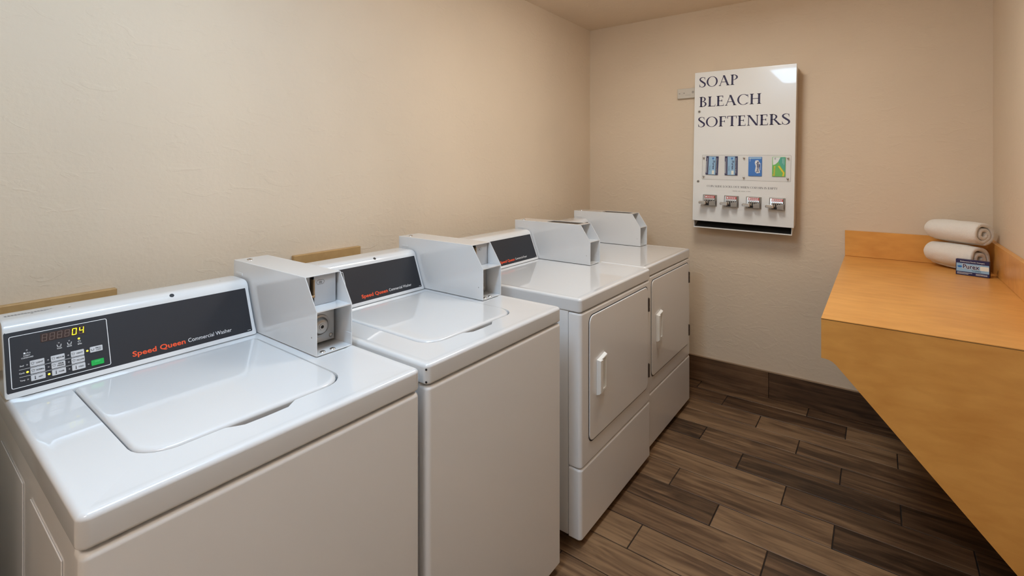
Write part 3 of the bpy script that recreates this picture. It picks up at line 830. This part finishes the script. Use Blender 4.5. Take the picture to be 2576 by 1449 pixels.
def make_dryer(loc, W, label):
    t = empty('tumble_dryer', loc)
    tag(t, label, 'dryer', GROUP_D)
    build(MB().box(-0.720, -0.055, 0.004, W - 0.004, 0.03, 0.866), 'cabinet', M['enamel_side'], t, bevel=0.004, seg=2)
    def panel(z0, z1, name):
        lo = [[(p[0], p[1], z) for p in rrect2(-0.0535, -i, 0.002 + i, W - 0.002 - i, (0.003, 0.014, 0.014, 0.003), 5)] for z, i in ((z0, 0.006), (z0 + 0.003, 0.002), (z0 + 0.008, 0), (z1 - 0.008, 0), (z1 - 0.003, 0.002), (z1, 0.006))]
        return wn(build(MB().loft(lo), name, M['enamel_side'], t, ang=40))
    panel(0.290, 0.8635, 'front_panel'); panel(0.025, 0.287, 'lower_panel')
    worktop(W, t, False)
    # door
    y0, y1, z0, z1 = 0.064, W - 0.040, 0.366, 0.840
    L = [[(0.0006, p[0], p[1]) for p in rrect2(y0 - 0.004, y1 + 0.004, z0 - 0.004, z1 + 0.004, 0.030, 6)], [(0.0009, p[0], p[1]) for p in rrect2(y0 - 0.004, y1 + 0.004, z0 - 0.004, z1 + 0.004, 0.030, 6)]]
    build(MB().loft(L), 'door_gap', M['dark_gap'], t, smooth=False)
    D = []
    for i, x in ((0, 0.0005), (0.0, 0.0018), (0.0006, 0.0030), (0.0018, 0.0037), (0.004, 0.0040)):
        D.append([(x, p[0], p[1]) for p in rrect2(y0 + i, y1 - i, z0 + i, z1 - i, 0.030 - i, 6)])
    d = build(MB().loft(D), 'door', M['enamel_side'], t, ang=45)
    w = d.modifiers.new('weighted_normals', 'WEIGHTED_NORMAL'); w.keep_sharp = True
    # pull handle: tall frame with a scooped pocket open to the right
    hx, hy0, hy1, hz0, hz1 = 0.0040, y0 + 0.053, y0 + 0.122, 0.524, 0.666
    H = MB()
    H.prism([(hx, hy0, hz0 + 0.004), (hx, hy0, hz1 - 0.004), (hx + 0.017, hy0 + 0.005, hz1 - 0.008), (hx + 0.017, hy0 + 0.005, hz0 + 0.008)], (0, 0.021, 0))
    H.prism([(hx, hy0, hz1 - 0.014), (hx + 0.0135, hy0 + 0.004, hz1 - 0.016), (hx + 0.013, hy1, hz1 - 0.006), (hx, hy1 + 0.001, hz1)][::-1], (0, 0, 0.008))
    H.prism([(hx, hy0, hz0), (hx + 0.0135, hy0 + 0.004, hz0 + 0.004), (hx + 0.010, hy1, hz0 + 0.006), (hx, hy1 + 0.001, hz0)][::-1], (0, 0, 0.012))
    H.prism([(hx, hy1 - 0.010, hz0 + 0.004), (hx, hy1, hz0 + 0.004), (hx + 0.011, hy1 - 0.001, hz0 + 0.006), (hx + 0.011, hy1 - 0.006, hz0 + 0.006)], (0, 0, hz1 - hz0 - 0.008))
    build(H, 'handle', M['white_plastic'], d, bevel=0.0022, seg=2)
    build(MB().prism([(hx + 0.0002, hy0 + 0.016, hz0 + 0.008), (hx + 0.0002, hy1 - 0.006, hz0 + 0.008), (hx + 0.0002, hy1 - 0.006, hz1 - 0.008), (hx + 0.0002, hy0 + 0.016, hz1 - 0.008)], (0.0015, 0, 0)), 'handle_pocket', M['white_plastic'], d)
    for za in (0.410, 0.720):
        hb = MB().box(0.0, 0.0045, y1 + 0.0025, y1 + 0.0135, za, za + 0.065)
        ho = build(hb, 'hinge', M['hinge'], t, bevel=0.001, seg=1)
        for q in range(3):
            build(MB().cyl((0.0050, y1 + 0.007, za + 0.002 + q * 0.021), (0, 0, 1), 0.0042, 0.0195, 10), 'hinge_knuckle', M['hinge'], ho)
    console(W - 0.113, t, (0.003, W - 0.124), ('Commercial Dryer', 0.256, 0.099, False))
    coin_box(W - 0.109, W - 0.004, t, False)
    feet(W, t)
    return t

make_washer((0.868, 0.176, 0), 0.632, 'white top-load washing machine with lit yellow 04 display, nearest the camera', (0.513, 0.518, 0.219), True)
make_washer((0.868, 0.828, 0), 0.632, 'white top-load washing machine between the lit-display washer and the dryers', (0.518, 0.522, 0.229), False)
make_dryer((0.879, 1.577, 0), 0.684, 'white front-door tumble dryer standing right beside the washing machines')
make_dryer((0.853, 2.273, 0), 0.684, 'white front-door tumble dryer farthest back, nearest the soap dispenser wall')

# ------------------------------------------------------------------ soap vending cabinet on the back wall
TILT = 0.0175
VC = Vector((1.090, ROOM_Y1, 1.528))
VF = -0.130                                           # front face of the door
vend = empty('soap_dispenser', VC, (0, TILT, 0))
tag(vend, 'white wall-mounted coin-operated dispenser lettered SOAP BLEACH SOFTENERS', 'vending machine')
def VT(lift):                                         # 2-D on the door front -> local
    return Matrix(((1, 0, 0, 0), (0, 0, -1, VF - lift), (0, 1, 0, 0), (0, 0, 0, 1)))
cab = MB().box(-0.274, 0.276, -0.112, -0.010, -0.470, 0.462)
build(cab, 'cabinet', M['vend_white'], vend, bevel=0.002, seg=2)
door = build(MB().box(-0.2825, 0.2825, VF, -0.113, -0.4685, 0.469), 'door', M['vend_white'], vend, bevel=0.0025, seg=2)
# delivery tray below the door
tr = MB()
side = [(-0.115, -0.4705), (-0.115, -0.512), (-0.100, -0.512), (-0.010, -0.4705)]
for xa, xb in ((-0.2775, -0.2745), (0.2690, 0.2720)):
    tr.prism([(xa, p[0], p[1]) for p in side], (xb - xa, 0, 0))
tr.prism([(-0.2745, -0.115, -0.512), (-0.2745, -0.100, -0.512), (-0.2745, -0.010, -0.4715), (-0.2745, -0.013, -0.4708), (-0.2745, -0.100, -0.509), (-0.2745, -0.115, -0.509)], (0.5435, 0, 0))
tr.box(-0.2775, 0.2720, -0.1175, -0.1150, -0.513, -0.5065)
tray = build(tr, 'delivery_tray', M['vend_white'], vend)
build(MB().prism([(-0.2743, -0.1148, -0.5087), (-0.2743, -0.100, -0.5087), (-0.2743, -0.016, -0.4720), (-0.2743, -0.020, -0.4718), (-0.2743, -0.100, -0.5080), (-0.2743, -0.1148, -0.5080)], (0.5430, 0, 0)), 'tray_shade', M['tray_dark'], tray)  # dark sheet puts the tray's inner shadow into the colour
# big lettering and the small notice
for word, wd_, x_, z_ in (('SOAP', 0.226, -0.254, 0.3745), ('BLEACH', 0.356, -0.253, 0.2505), ('SOFTENERS', 0.511, -0.257, 0.1235)):
    build(MB().geo(move_geo(serif_geo(word, 0.062, wd_), x_, z_), VT(0.0003)), 'lettering', M['navy'], door, smooth=False)
sm = MB().geo(move_geo(serif_geo('COIN SLIDE LOCKS OUT WHEN COLUMN IS EMPTY', 0.0115, 0.395), -0.197, -0.2525), VT(0.0003))
build(sm, 'notice_lettering', M['key_print'], door, smooth=False)
mk = MB()
x_ = -0.045
for w_ in (0.0285, 0.013, 0.026, 0.005, 0.017):        # maker's line, too fine to read: a row of small strokes
    k_ = int(w_ / 0.0024)
    for i in range(k_): mk.geo(rect(x_ + i * 0.0024, x_ + i * 0.0024 + 0.0015, -0.2730, -0.2700), VT(0.0003))
    x_ += w_ + 0.0025
o = build(mk, 'fine_print', M['grey_print'], door, smooth=False); o['kind'] = 'stuff'
for lx, lz in ((-0.2505, 0.2210), (-0.2500, -0.2195)):
    k = MB().cyl((lx, VF + 0.001, lz), (0, -1, 0), 0.0095, 0.004, 22, 0.0085)
    ko = build(k, 'lock', M['chrome'], door)
    build(MB().cyl((lx, VF - 0.003, lz), (0, -1, 0), 0.0052, 0.0006, 16), 'lock_core', M['dark_gap'], door)
    build(MB().box(lx - 0.0010, lx + 0.0010, VF - 0.0042, VF - 0.003, lz - 0.0035, lz + 0.0035), 'keyhole', M['chrome'], door)
# display window: clear acrylic sheet held by six screws
build(MB().prism([(p[0], VF - 0.0085, p[1]) for p in rrect2(-0.2275, 0.2625, -0.2050, -0.0540, 0.004, 3)], (0, -0.0020, 0)), 'display_pane', M['pane'], door, smooth=False)
fl = MB().geo(outline(rrect2(-0.2275, 0.2625, -0.2050, -0.0540, 0.004, 3), 0.0011), VT(0.0004))
build(fl, 'window_edge', M['grey_print'], door, smooth=False)
for sx in (-0.216, 0.0165, 0.2485):
    for sz in (-0.0705, -0.1880):
        s_ = MB().cyl((sx, VF + 0.001, sz), (0, -1, 0), 0.0025, 0.0115, 10).dome((sx, VF - 0.0105, sz), (0, -1, 0), 0.0058, 0.0028)
        build(s_, 'window_screw', M['steel'], door)
# coin-slide panel
pp = rrect2(-0.2410, 0.2450, -0.3850, -0.2905, 0.004, 3)
cp = build(MB().loft([[(p[0], VF + 0.0005, p[1]) for p in pp], [(p[0], VF - 0.0012, p[1]) for p in pp]]), 'coin_slide_panel', M['vend_white'], door, smooth=False)
def coin_slide(cx, cz):
    o = empty('coin_slide', (0, 0, 0)); o.parent = door
    F0 = VF - 0.0012
    bm_ = MB().box(cx - 0.0415, cx + 0.0415, F0 - 0.004, F0, cz - 0.0360, cz + 0.0350)
    b = build(bm_, 'coin_slide', M['steel'], door, bevel=0.001, seg=1)
    bpy.data.objects.remove(o)
    bz = MB().prism([(cx - 0.036, F0 - 0.004, cz - 0.033), (cx - 0.036, F0 - 0.022, cz - 0.033), (cx - 0.036, F0 - 0.022, cz - 0.004), (cx - 0.036, F0 - 0.010, cz + 0.032), (cx - 0.036, F0 - 0.004, cz + 0.032)], (0.068, 0, 0))
    build(bz, 'slide_body', M['steel'], b, bevel=0.001, seg=1)
    # red coin label with five pale coin ovals on the sloped face
    n = Vector((0, -0.036, 0.012)).normalized()
    up = Vector((0, 0.012, 0.036)).normalized()
    og = Vector((cx, F0 - 0.010, cz + 0.032)) + n * 0.0005
    Tm = Matrix(((1, up.x, n.x, og.x), (0, up.y, n.y, og.y), (0, up.z, n.z, og.z), (0, 0, 0, 1)))
    build(MB().geo(rect(-0.027, 0.031, -0.0185, -0.002), Tm), 'coin_label', M['red'], b, smooth=False)
    Tm2 = Tm.copy(); Tm2.translation = og + n * 0.0004
    cl = MB()
    for i in range(5):
        cl.geo(disc(-0.020 + i * 0.0102, -0.0105, 0.0036, 0.0056) if i == 0 else ring(-0.020 + i * 0.0102, -0.0105, 0.0038, 0.0055, 0.0016, 0.0016, 0, 360, 14), Tm2)
    build(cl, 'coin_marks', M['pack_white'], b, smooth=False)
    for i in range(5):
        xx = cx - 0.019 + i * 0.0102
        build(MB().box(xx - 0.0022, xx + 0.0022, F0 - 0.0275, F0 - 0.020, cz - 0.018, cz + 0.010), 'coin_guide_fin', M['chrome'], b, bevel=0.0008, seg=1)
    build(MB().box(cx - 0.026, cx + 0.032, F0 - 0.0232, F0 - 0.0222, cz - 0.030, cz + 0.004), 'slot_shade', M['black'], b)  # black plate stands in for the shade in the slide's gaps
    # push tongue (left) and guide block (right)
    tg = MB().loft([[(cx - 0.030 + dx * s, yv, cz - 0.012 + dz * s) for dx, dz in ((-0.022, -0.009), (0.022, -0.011), (0.024, 0.0), (0.020, 0.011), (-0.018, 0.010), (-0.025, 0.003))] for yv, s in ((F0 - 0.018, 0.85), (F0 - 0.060, 0.95), (F0 - 0.066, 0.80))])
    build(tg, 'push_tongue', M['chrome'], b, bevel=0.0016, seg=2)
    gb = MB().prism([(cx + 0.004, F0 - 0.015, cz - 0.030), (cx + 0.036, F0 - 0.015, cz - 0.030), (cx + 0.036, F0 - 0.015, cz + 0.002), (cx + 0.004, F0 - 0.015, cz - 0.006)], (0, -0.026, 0))
    build(gb, 'guide_block', M['steel'], b, bevel=0.0016, seg=2)
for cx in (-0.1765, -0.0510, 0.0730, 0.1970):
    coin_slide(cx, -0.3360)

# display packets behind the pane: things of their own, at the dispenser's tilt
def packet(name, cx, cz, w, h, label, bands, prints, roll=0.0):
    R = Matrix.Rotation(TILT, 4, 'Y')
    loc = VC + (R @ Vector((cx, VF - 0.0006, cz)))
    o = empty(name, loc, (0, TILT + roll, 0))
    tag(o, label, 'packet', 'sample packets in the dispenser window')
    T = lambda l: Matrix(((1, 0, 0, 0), (0, 0, -1, -0.0045 - l), (0, 1, 0, 0), (0, 0, 0, 1)))
    pts = rrect2(-w / 2, w / 2, -h / 2, h / 2, 0.0015, 2)
    build(MB().loft([[(p[0] * q, y, p[1] * q) for p in pts] for y, q in ((0, 0.97), (-0.001, 1), (-0.0037, 1), (-0.0045, 0.985))]), 'pouch', bands[0], o, smooth=False)
    for bi, (x0, x1, y0, y1, m) in enumerate(bands[1]):
        build(MB().geo(rect(x0 * w, x1 * w, y0 * h, y1 * h), T(0.0003 + 0.0001 * bi)), 'printed_band', m, o, smooth=False)
    for nm, g, m, l in prints:
        build(MB().geo(g, T(l)), nm, m, o, smooth=False)
    return o
def down(s, hgt, wid, x, y, bold=0.01):               # lettering that runs down the packet
    return move_geo(text_geo(s, hgt, 'C', width=wid, bold=bold), x, y, rot=-math.pi / 2)
def strokes(x, y0, y1, w=0.0022):                     # a line of unreadable small print running down the packet
    n = int((y1 - y0) / 0.0042)
    return join_geo([rect(x - w / 2, x + w / 2, y0 + i * 0.0042, y0 + i * 0.0042 + 0.0032) for i in range(n)])
def up(s, hgt, wid, x, y, bold=0.01):                 # lettering that runs up the packet
    return move_geo(text_geo(s, hgt, 'C', width=wid, bold=bold), x, y, rot=math.pi / 2)
def blue_packet(cx, label, roll):
    w, h = 0.073, 0.116
    packet('detergent_packet', cx, -0.1185, w, h, label,
           (M['pack_navy'], [(-0.28, 0.30, -0.485, 0.485, M['pack_blue']), (0.02, 0.20, -0.46, -0.26, M['pack_cream'])]),
           [('brand_lettering', down('Purex', 0.0140, 0.054, 0.0035, 0.003, 0.02), M['pack_navy'], 0.0006),
            ('sub_lettering', down('Crystals', 0.0062, 0.028, -0.0145, -0.016), M['teal_print'], 0.0006),
            ('emblem', disc(0.0050, 0.0440, 0.0055, 0.0065), M['pack_blue2'], 0.0006),
            ('band_lettering', join_geo([down('Multipurpose Powder Detergent', 0.0042, 0.090, 0.0260, 0.0), strokes(-0.0285, -0.050, 0.048), strokes(-0.0340, -0.045, 0.030)]), M['pack_white'], 0.0006)], roll)
blue_packet(-0.1675, 'navy and pale blue detergent packet, leftmost in the dispenser window', 0.03)
blue_packet(-0.0560, 'navy and pale blue detergent packet, second from left in the dispenser window', -0.005)
swirl = poly_geo([(0.002, 0.036), (0.016, 0.038), (0.026, 0.020), (0.022, -0.008), (0.027, -0.036), (0.010, -0.040), (0.000, -0.030), (0.004, 0.002), (-0.002, 0.022)])
packet('softener_packet', 0.0770, -0.1210, 0.073, 0.114, 'bright blue softener packet with white swirl in the dispenser window',
       (M['pack_blue2'], [(-0.46, 0.46, 0.40, 0.48, M['pack_blue']), (-0.48, -0.1, -0.48, -0.30, M['pack_blue2'])]),
       [('white_swirl', swirl, M['pack_white'], 0.0005),
        ('brand_lettering', up('Snuggle', 0.0155, 0.064, 0.0195, -0.002, 0.03), M['pack_navy'], 0.0008),
        ('side_lettering', join_geo([strokes(0.0300, -0.020, 0.022), strokes(-0.0280, 0.030, 0.052)]), M['pack_white'], 0.0006)])
arc_g = poly_geo([(-0.031, 0.055), (-0.030, 0.010), (-0.018, 0.014), (-0.004, 0.028), (0.008, 0.055)])
arc_t = poly_geo([(0.008, 0.055), (-0.002, 0.030), (0.006, 0.012), (0.020, -0.010), (0.032, -0.028), (0.032, 0.055)])
packet('dryer_sheet_packet', 0.2015, -0.1205, 0.068, 0.113, 'green and yellow dryer sheet packet, rightmost in the dispenser window',
       (M['pack_green'], []),
       [('white_patch', arc_g, M['pack_white'], 0.0004), ('teal_patch', arc_t, M['pack_teal'], 0.0005),
        ('yellow_band', poly_geo([(-0.005, 0.004), (0.004, 0.006), (0.030, -0.034), (0.026, -0.054), (0.018, -0.054), (0.022, -0.036)]), M['pack_yellow'], 0.0006),
        ('brand_lettering', move_geo(text_geo('Bounce', 0.0120, 'C', width=0.056, bold=0.02), -0.0185, -0.024, rot=math.pi / 2 * 0.98), M['pack_yellow'], 0.0008),
        ('number_lettering', up('15', 0.0085, 0.010, -0.0150, 0.047), M['key_print'], 0.0008),
        ('side_lettering', join_geo([strokes(0.0190, 0.020, 0.052, 0.0016), strokes(0.0260, 0.012, 0.052, 0.0016)]), M['pack_white'], 0.0008)])

# small white wall device half hidden behind the dispenser
wd = empty('wall_device', (0.735, ROOM_Y1, 1.8935))
tag(wd, 'small off-white plastic box on back wall, partly hidden by the dispenser', 'wall box')
build(MB().box(-0.068, 0.068, -0.020, 0.0, -0.033, 0.033), 'case', M['soft_white'], wd, bevel=0.004, seg=3)
pm = MB(); PT = Matrix(((1, 0, 0, 0), (0, 0, -1, -0.0203), (0, 1, 0, 0), (0, 0, 0, 1)))
for g in (rect(-0.056, -0.049, -0.001, 0.002), poly_geo([(-0.058, 0.0005), (-0.053, -0.003), (-0.053, 0.004)]), rect(-0.028, -0.022, 0.000, 0.003), poly_geo([(-0.017, 0.0015), (-0.023, -0.002), (-0.023, 0.005)]),
          rect(0.030, 0.040, 0.008, 0.011), rect(0.027, 0.043, 0.003, 0.006), rect(0.030, 0.040, -0.002, 0.001), rect(-0.015, 0.020, -0.0135, -0.0125)):
    pm.geo(g, PT)
build(pm, 'printed_marks', M['grey_print'], wd, smooth=False)
build(MB().geo(ring(-0.0385, 0.0005, 0.009, 0.009, 0.0006, 0.0006), PT), 'dial_ring', M['faint_print'], wd, smooth=False)

# ------------------------------------------------------------------ folding counter along the right wall
CX, CY, CZ = 1.600, 1.887, 0.909
ct = empty('folding_counter', (CX, CY, 0.0))
tag(ct, 'maple laminate folding counter with slanted end bracket along the right wall', 'counter')
RW, BW = ROOM_X - CX, ROOM_Y1 - CY
build(MB().box(0.0, RW - 0.002, -0.0005, BW - 0.002, CZ - 0.0022, CZ).box(0.0205, RW - 0.002, 0.0205, BW - 0.025, CZ - 0.028, CZ - 0.0022), 'countertop', M['laminate'], ct)
build(MB().box(0.0002, RW - 0.003, 0.0002, 0.02, CZ - 0.0042, CZ - 0.0023), 'joint_strip', M['lam_edge'], ct)
pan = [(0.0, 0.778), (0.012, 0.7775), (0.022, 0.7755), (0.031, 0.7715), (0.040, 0.764), (0.048, 0.755)]
sl = (0.291 - 0.755) / (0.453 - 0.048)
pan += [(RW - 0.003, 0.755 + sl * (RW - 0.003 - 0.048)), (RW - 0.003, CZ - 0.0043), (0.0, CZ - 0.0043)]
for yy in (0.0, BW - 0.024):
    build(MB().prism([(p[0], yy, p[1]) for p in pan], (0, 0.020, 0)), 'bracket_panel', M['laminate'], ct, smooth=False)
build(MB().box(0.0, 0.019, 0.0205, BW - 0.0245, 0.778, CZ - 0.0024), 'apron', M['laminate'], ct)
build(MB().box(0.0, RW - 0.002, BW - 0.020, BW - 0.001, CZ + 0.0008, 1.050), 'backsplash', M['laminate'], ct, bevel=0.0008, seg=1)
build(MB().box(RW - 0.020, RW - 0.001, -0.001, BW - 0.0205, CZ + 0.0008, 1.050), 'backsplash', M['laminate'], ct, bevel=0.0008, seg=1)
# wooden wall plates behind the washers
for y0, y1, zt, lb in ((0.087, 0.433, 1.059, 'tan wooden board on left wall behind the washer with lit display'), (0.958, 1.249, 1.073, 'short tan wooden board on left wall behind the second washer')):
    o = build(MB().box(0.0005, 0.020, y0, y1, zt - 0.16, zt), 'wall_board', M['cleat'], bevel=0.002, seg=1)
    tag(o, lb, 'wooden board', 'wooden boards on the left wall')

# ------------------------------------------------------------------ rolled towels and the detergent box on the counter
def towel(loc, rz, length, w, h, label, seed, ph):
    random.seed(seed)
    t = empty('rolled_towel', loc, (0, 0, rz))
    tag(t, label, 'towel', 'rolled towels on the counter')
    th = 0.0215
    turns = 2.35
    n = 84
    # spiral centre line, outermost end tucked under
    def prof(r_scale, s):
        outer = []; inner = []
        for i in range(n + 1):
            u = i / n
            a = ph + u * turns * 2 * math.pi
            tt = u * turns
            k_ = min(1.0, max(0.0, (tt - 0.62) / 0.5)); k_ = k_ * k_ * (3 - 2 * k_)
            rr = 1.0 - 0.36 * k_ - 0.30 * max(0.0, tt - 1.0)
            wob = 1 + 0.025 * math.sin(3 * a + s * 2.2) + 0.02 * math.sin(5 * a - s * 3)
            ex, ez = (w / 2 - th / 2) * rr * wob, (h / 2 - th / 2) * rr * wob
            x = math.cos(a) * ex; z = math.sin(a) * ez
            z = max(z, -(h / 2 - th / 2) * 0.93)
            outer.append((x, z, a))
        P = []; Q = []
        for i, (x, z, a) in enumerate(outer):
            x0, z0, _ = outer[max(0, i - 1)]; x1, z1, _ = outer[min(n, i + 1)]
            d = Vector((x1 - x0, z1 - z0)); d = d.normalized() if d.length > 1e-9 else Vector((1, 0))
            nn = Vector((d.y, -d.x)) * th * 0.46 * r_scale
            P.append((x + nn.x, z + nn.y)); Q.append((x - nn.x, z - nn.y))
        return P + Q[::-1]
    loops = []
    for s, rs, px in ((0, 0.35, 0.0), (0.02, 0.8, 0.002), (0.06, 1.0, 0.006), (0.25, 1, 0.25), (0.5, 1, 0.5), (0.75, 1, 0.75), (0.94, 1.0, 0.994), (0.98, 0.8, 0.998), (1.0, 0.35, 1.0)):
        pf = prof(rs, s)
        bulge = 1 - 0.05 * abs(2 * s - 1) ** 3 - (0.14 * ((0.25 - s) / 0.25) ** 2 if s < 0.25 else 0)
        if px < 0.01: xx = -length / 2 + px * 1.0
        elif px > 0.99: xx = length / 2 - (1 - px) * 1.0
        else: xx = (px - 0.5) * length
        loops.append([(xx, p[0] * bulge, p[1] * bulge + h / 2 + 0.002) for p in pf])
    m = MB()
    # caps as quads between the two sides of the spiral
    nn = len(loops[0]); m.loft(loops, cap0=False, cap1=False)
    for li in (0, len(loops) - 1):
        for i in range(n):
            q = (li * nn + i, li * nn + i + 1, li * nn + nn - 2 - i, li * nn + nn - 1 - i)
            m.f.append(q)
    o = build(m, 'terry_roll', M['towel'], t, ang=180)
    sd = o.modifiers.new('smooth', 'SUBSURF'); sd.levels = 1; sd.render_levels = 2
    tx = bpy.data.textures.new('terry', 'CLOUDS'); tx.noise_scale = 0.05
    dm = o.modifiers.new('soft_folds', 'DISPLACE'); dm.texture = tx; dm.strength = 0.006; dm.mid_level = 0.5; dm.texture_coords = 'GLOBAL'
    return t
towel((2.044, 3.170, CZ), math.radians(-44), 0.225, 0.128, 0.126, 'white rolled towel lying on the counter, lower of the two', 3, -1.7)
towel((2.052, 3.163, CZ + 0.1222), math.radians(-42), 0.232, 0.130, 0.116, 'white rolled towel on top of the other towel', 8, -1.5)

bx = empty('detergent_box', (2.089, 3.014, CZ + 0.0006), (0, 0, math.radians(-17)))
tag(bx, 'small navy and pale blue detergent box leaning at the towels on the counter', 'box')
BWd, BH, BD = 0.113, 0.071, 0.024
build(MB().box(-BWd / 2, BWd / 2, 0, BD, 0, BH), 'carton', M['pack_navy'], bx, bevel=0.0008, seg=1)
BT = lambda l: Matrix(((1, 0, 0, 0), (0, 0, -1, -l), (0, 1, 0, 0), (0, 0, 0, 1)))
build(MB().geo(rect(-0.054, 0.0555, 0.0165, 0.0540), BT(0.0003)), 'pale_band', M['pack_blue'], bx, smooth=False)
build(MB().geo(rect(0.026, 0.0545, 0.0285, 0.0475), BT(0.0005)), 'cream_patch', M['pack_cream'], bx, smooth=False)
build(MB().geo(move_geo(text_geo('Purex', 0.0205, 'C', width=0.055, bold=0.02), -0.004, 0.0315), BT(0.0009)), 'brand_lettering', M['pack_navy'], bx, smooth=False)
build(MB().geo(move_geo(text_geo('Purex', 0.0205, 'C', width=0.058, bold=0.075), -0.004, 0.0315), BT(0.0007)), 'brand_outline', M['pack_white'], bx, smooth=False)
build(MB().geo(move_geo(text_geo('Crystals', 0.0090, 'C', width=0.030), 0.014, 0.0205), BT(0.0007)), 'sub_lettering', M['teal_print'], bx, smooth=False)
build(MB().geo(poly_geo([(-0.052, 0.0385), (-0.046, 0.0425), (-0.038, 0.0425), (-0.033, 0.0385), (-0.040, 0.0335), (-0.046, 0.0335)]), BT(0.0007)), 'emblem', M['pack_blue2'], bx, smooth=False)
wl = MB().geo(move_geo(text_geo('Multipurpose Powder Detergent', 0.0052, 'C', width=0.082, bold=0.012), 0.0, 0.0600), BT(0.0005))
build(wl, 'white_lettering', M['pack_white'], bx, smooth=False)
fp = MB()
for yy, x, n_ in ((0.0100, -0.051, 12), (0.0050, -0.051, 9), (0.0098, 0.012, 9), (0.0055, 0.012, 9)):
    for i in range(n_): fp.geo(rect(x + i * 0.0043, x + i * 0.0043 + 0.0033, yy, yy + 0.0022), BT(0.0005))
o = build(fp, 'fine_print', M['pack_white'], bx, smooth=False); o['kind'] = 'stuff'

# stray bit of straw on the floor
sc = MB()
pa = [Vector((1.452, 1.722, 0.0022)), Vector((1.464, 1.728, 0.0022)), Vector((1.470, 1.704, 0.0022))]
for a, b in zip(pa, pa[1:]): sc.cyl(a, b - a, 0.0011, (b - a).length, 6)
tag(build(sc, 'straw_scrap', M['straw']), 'tiny bent pale straw lying on the wood-look floor', 'scrap')

# ------------------------------------------------------------------ ceiling lights
for lx, ly, sx, sy, colr, strg, lb in LAMPS:
    t = empty('ceiling_light', (lx, ly, ROOM_H))
    tag(t, lb, 'ceiling light', 'ceiling lights')
    hs = MB().box(-sx / 2 - 0.015, sx / 2 + 0.015, -sy / 2 - 0.02, sy / 2 + 0.02, -0.035, -0.0005)
    build(hs, 'housing', M['white_plastic'], t, bevel=0.004, seg=2)
    df = mat('lamp_diffuser', (0.8, 0.8, 0.8, 1), 0.5, emit=colr + (1,), estr=strg)
    prof = [(-sx / 2, -0.0352), (-sx / 2 + 0.02, -0.060), (-sx / 4, -0.072), (sx / 4, -0.072), (sx / 2 - 0.02, -0.060), (sx / 2, -0.0352)]
    build(MB().prism([(p[0], -sy / 2, p[1]) for p in prof], (0, sy, 0)), 'diffuser', df, t, smooth=False)
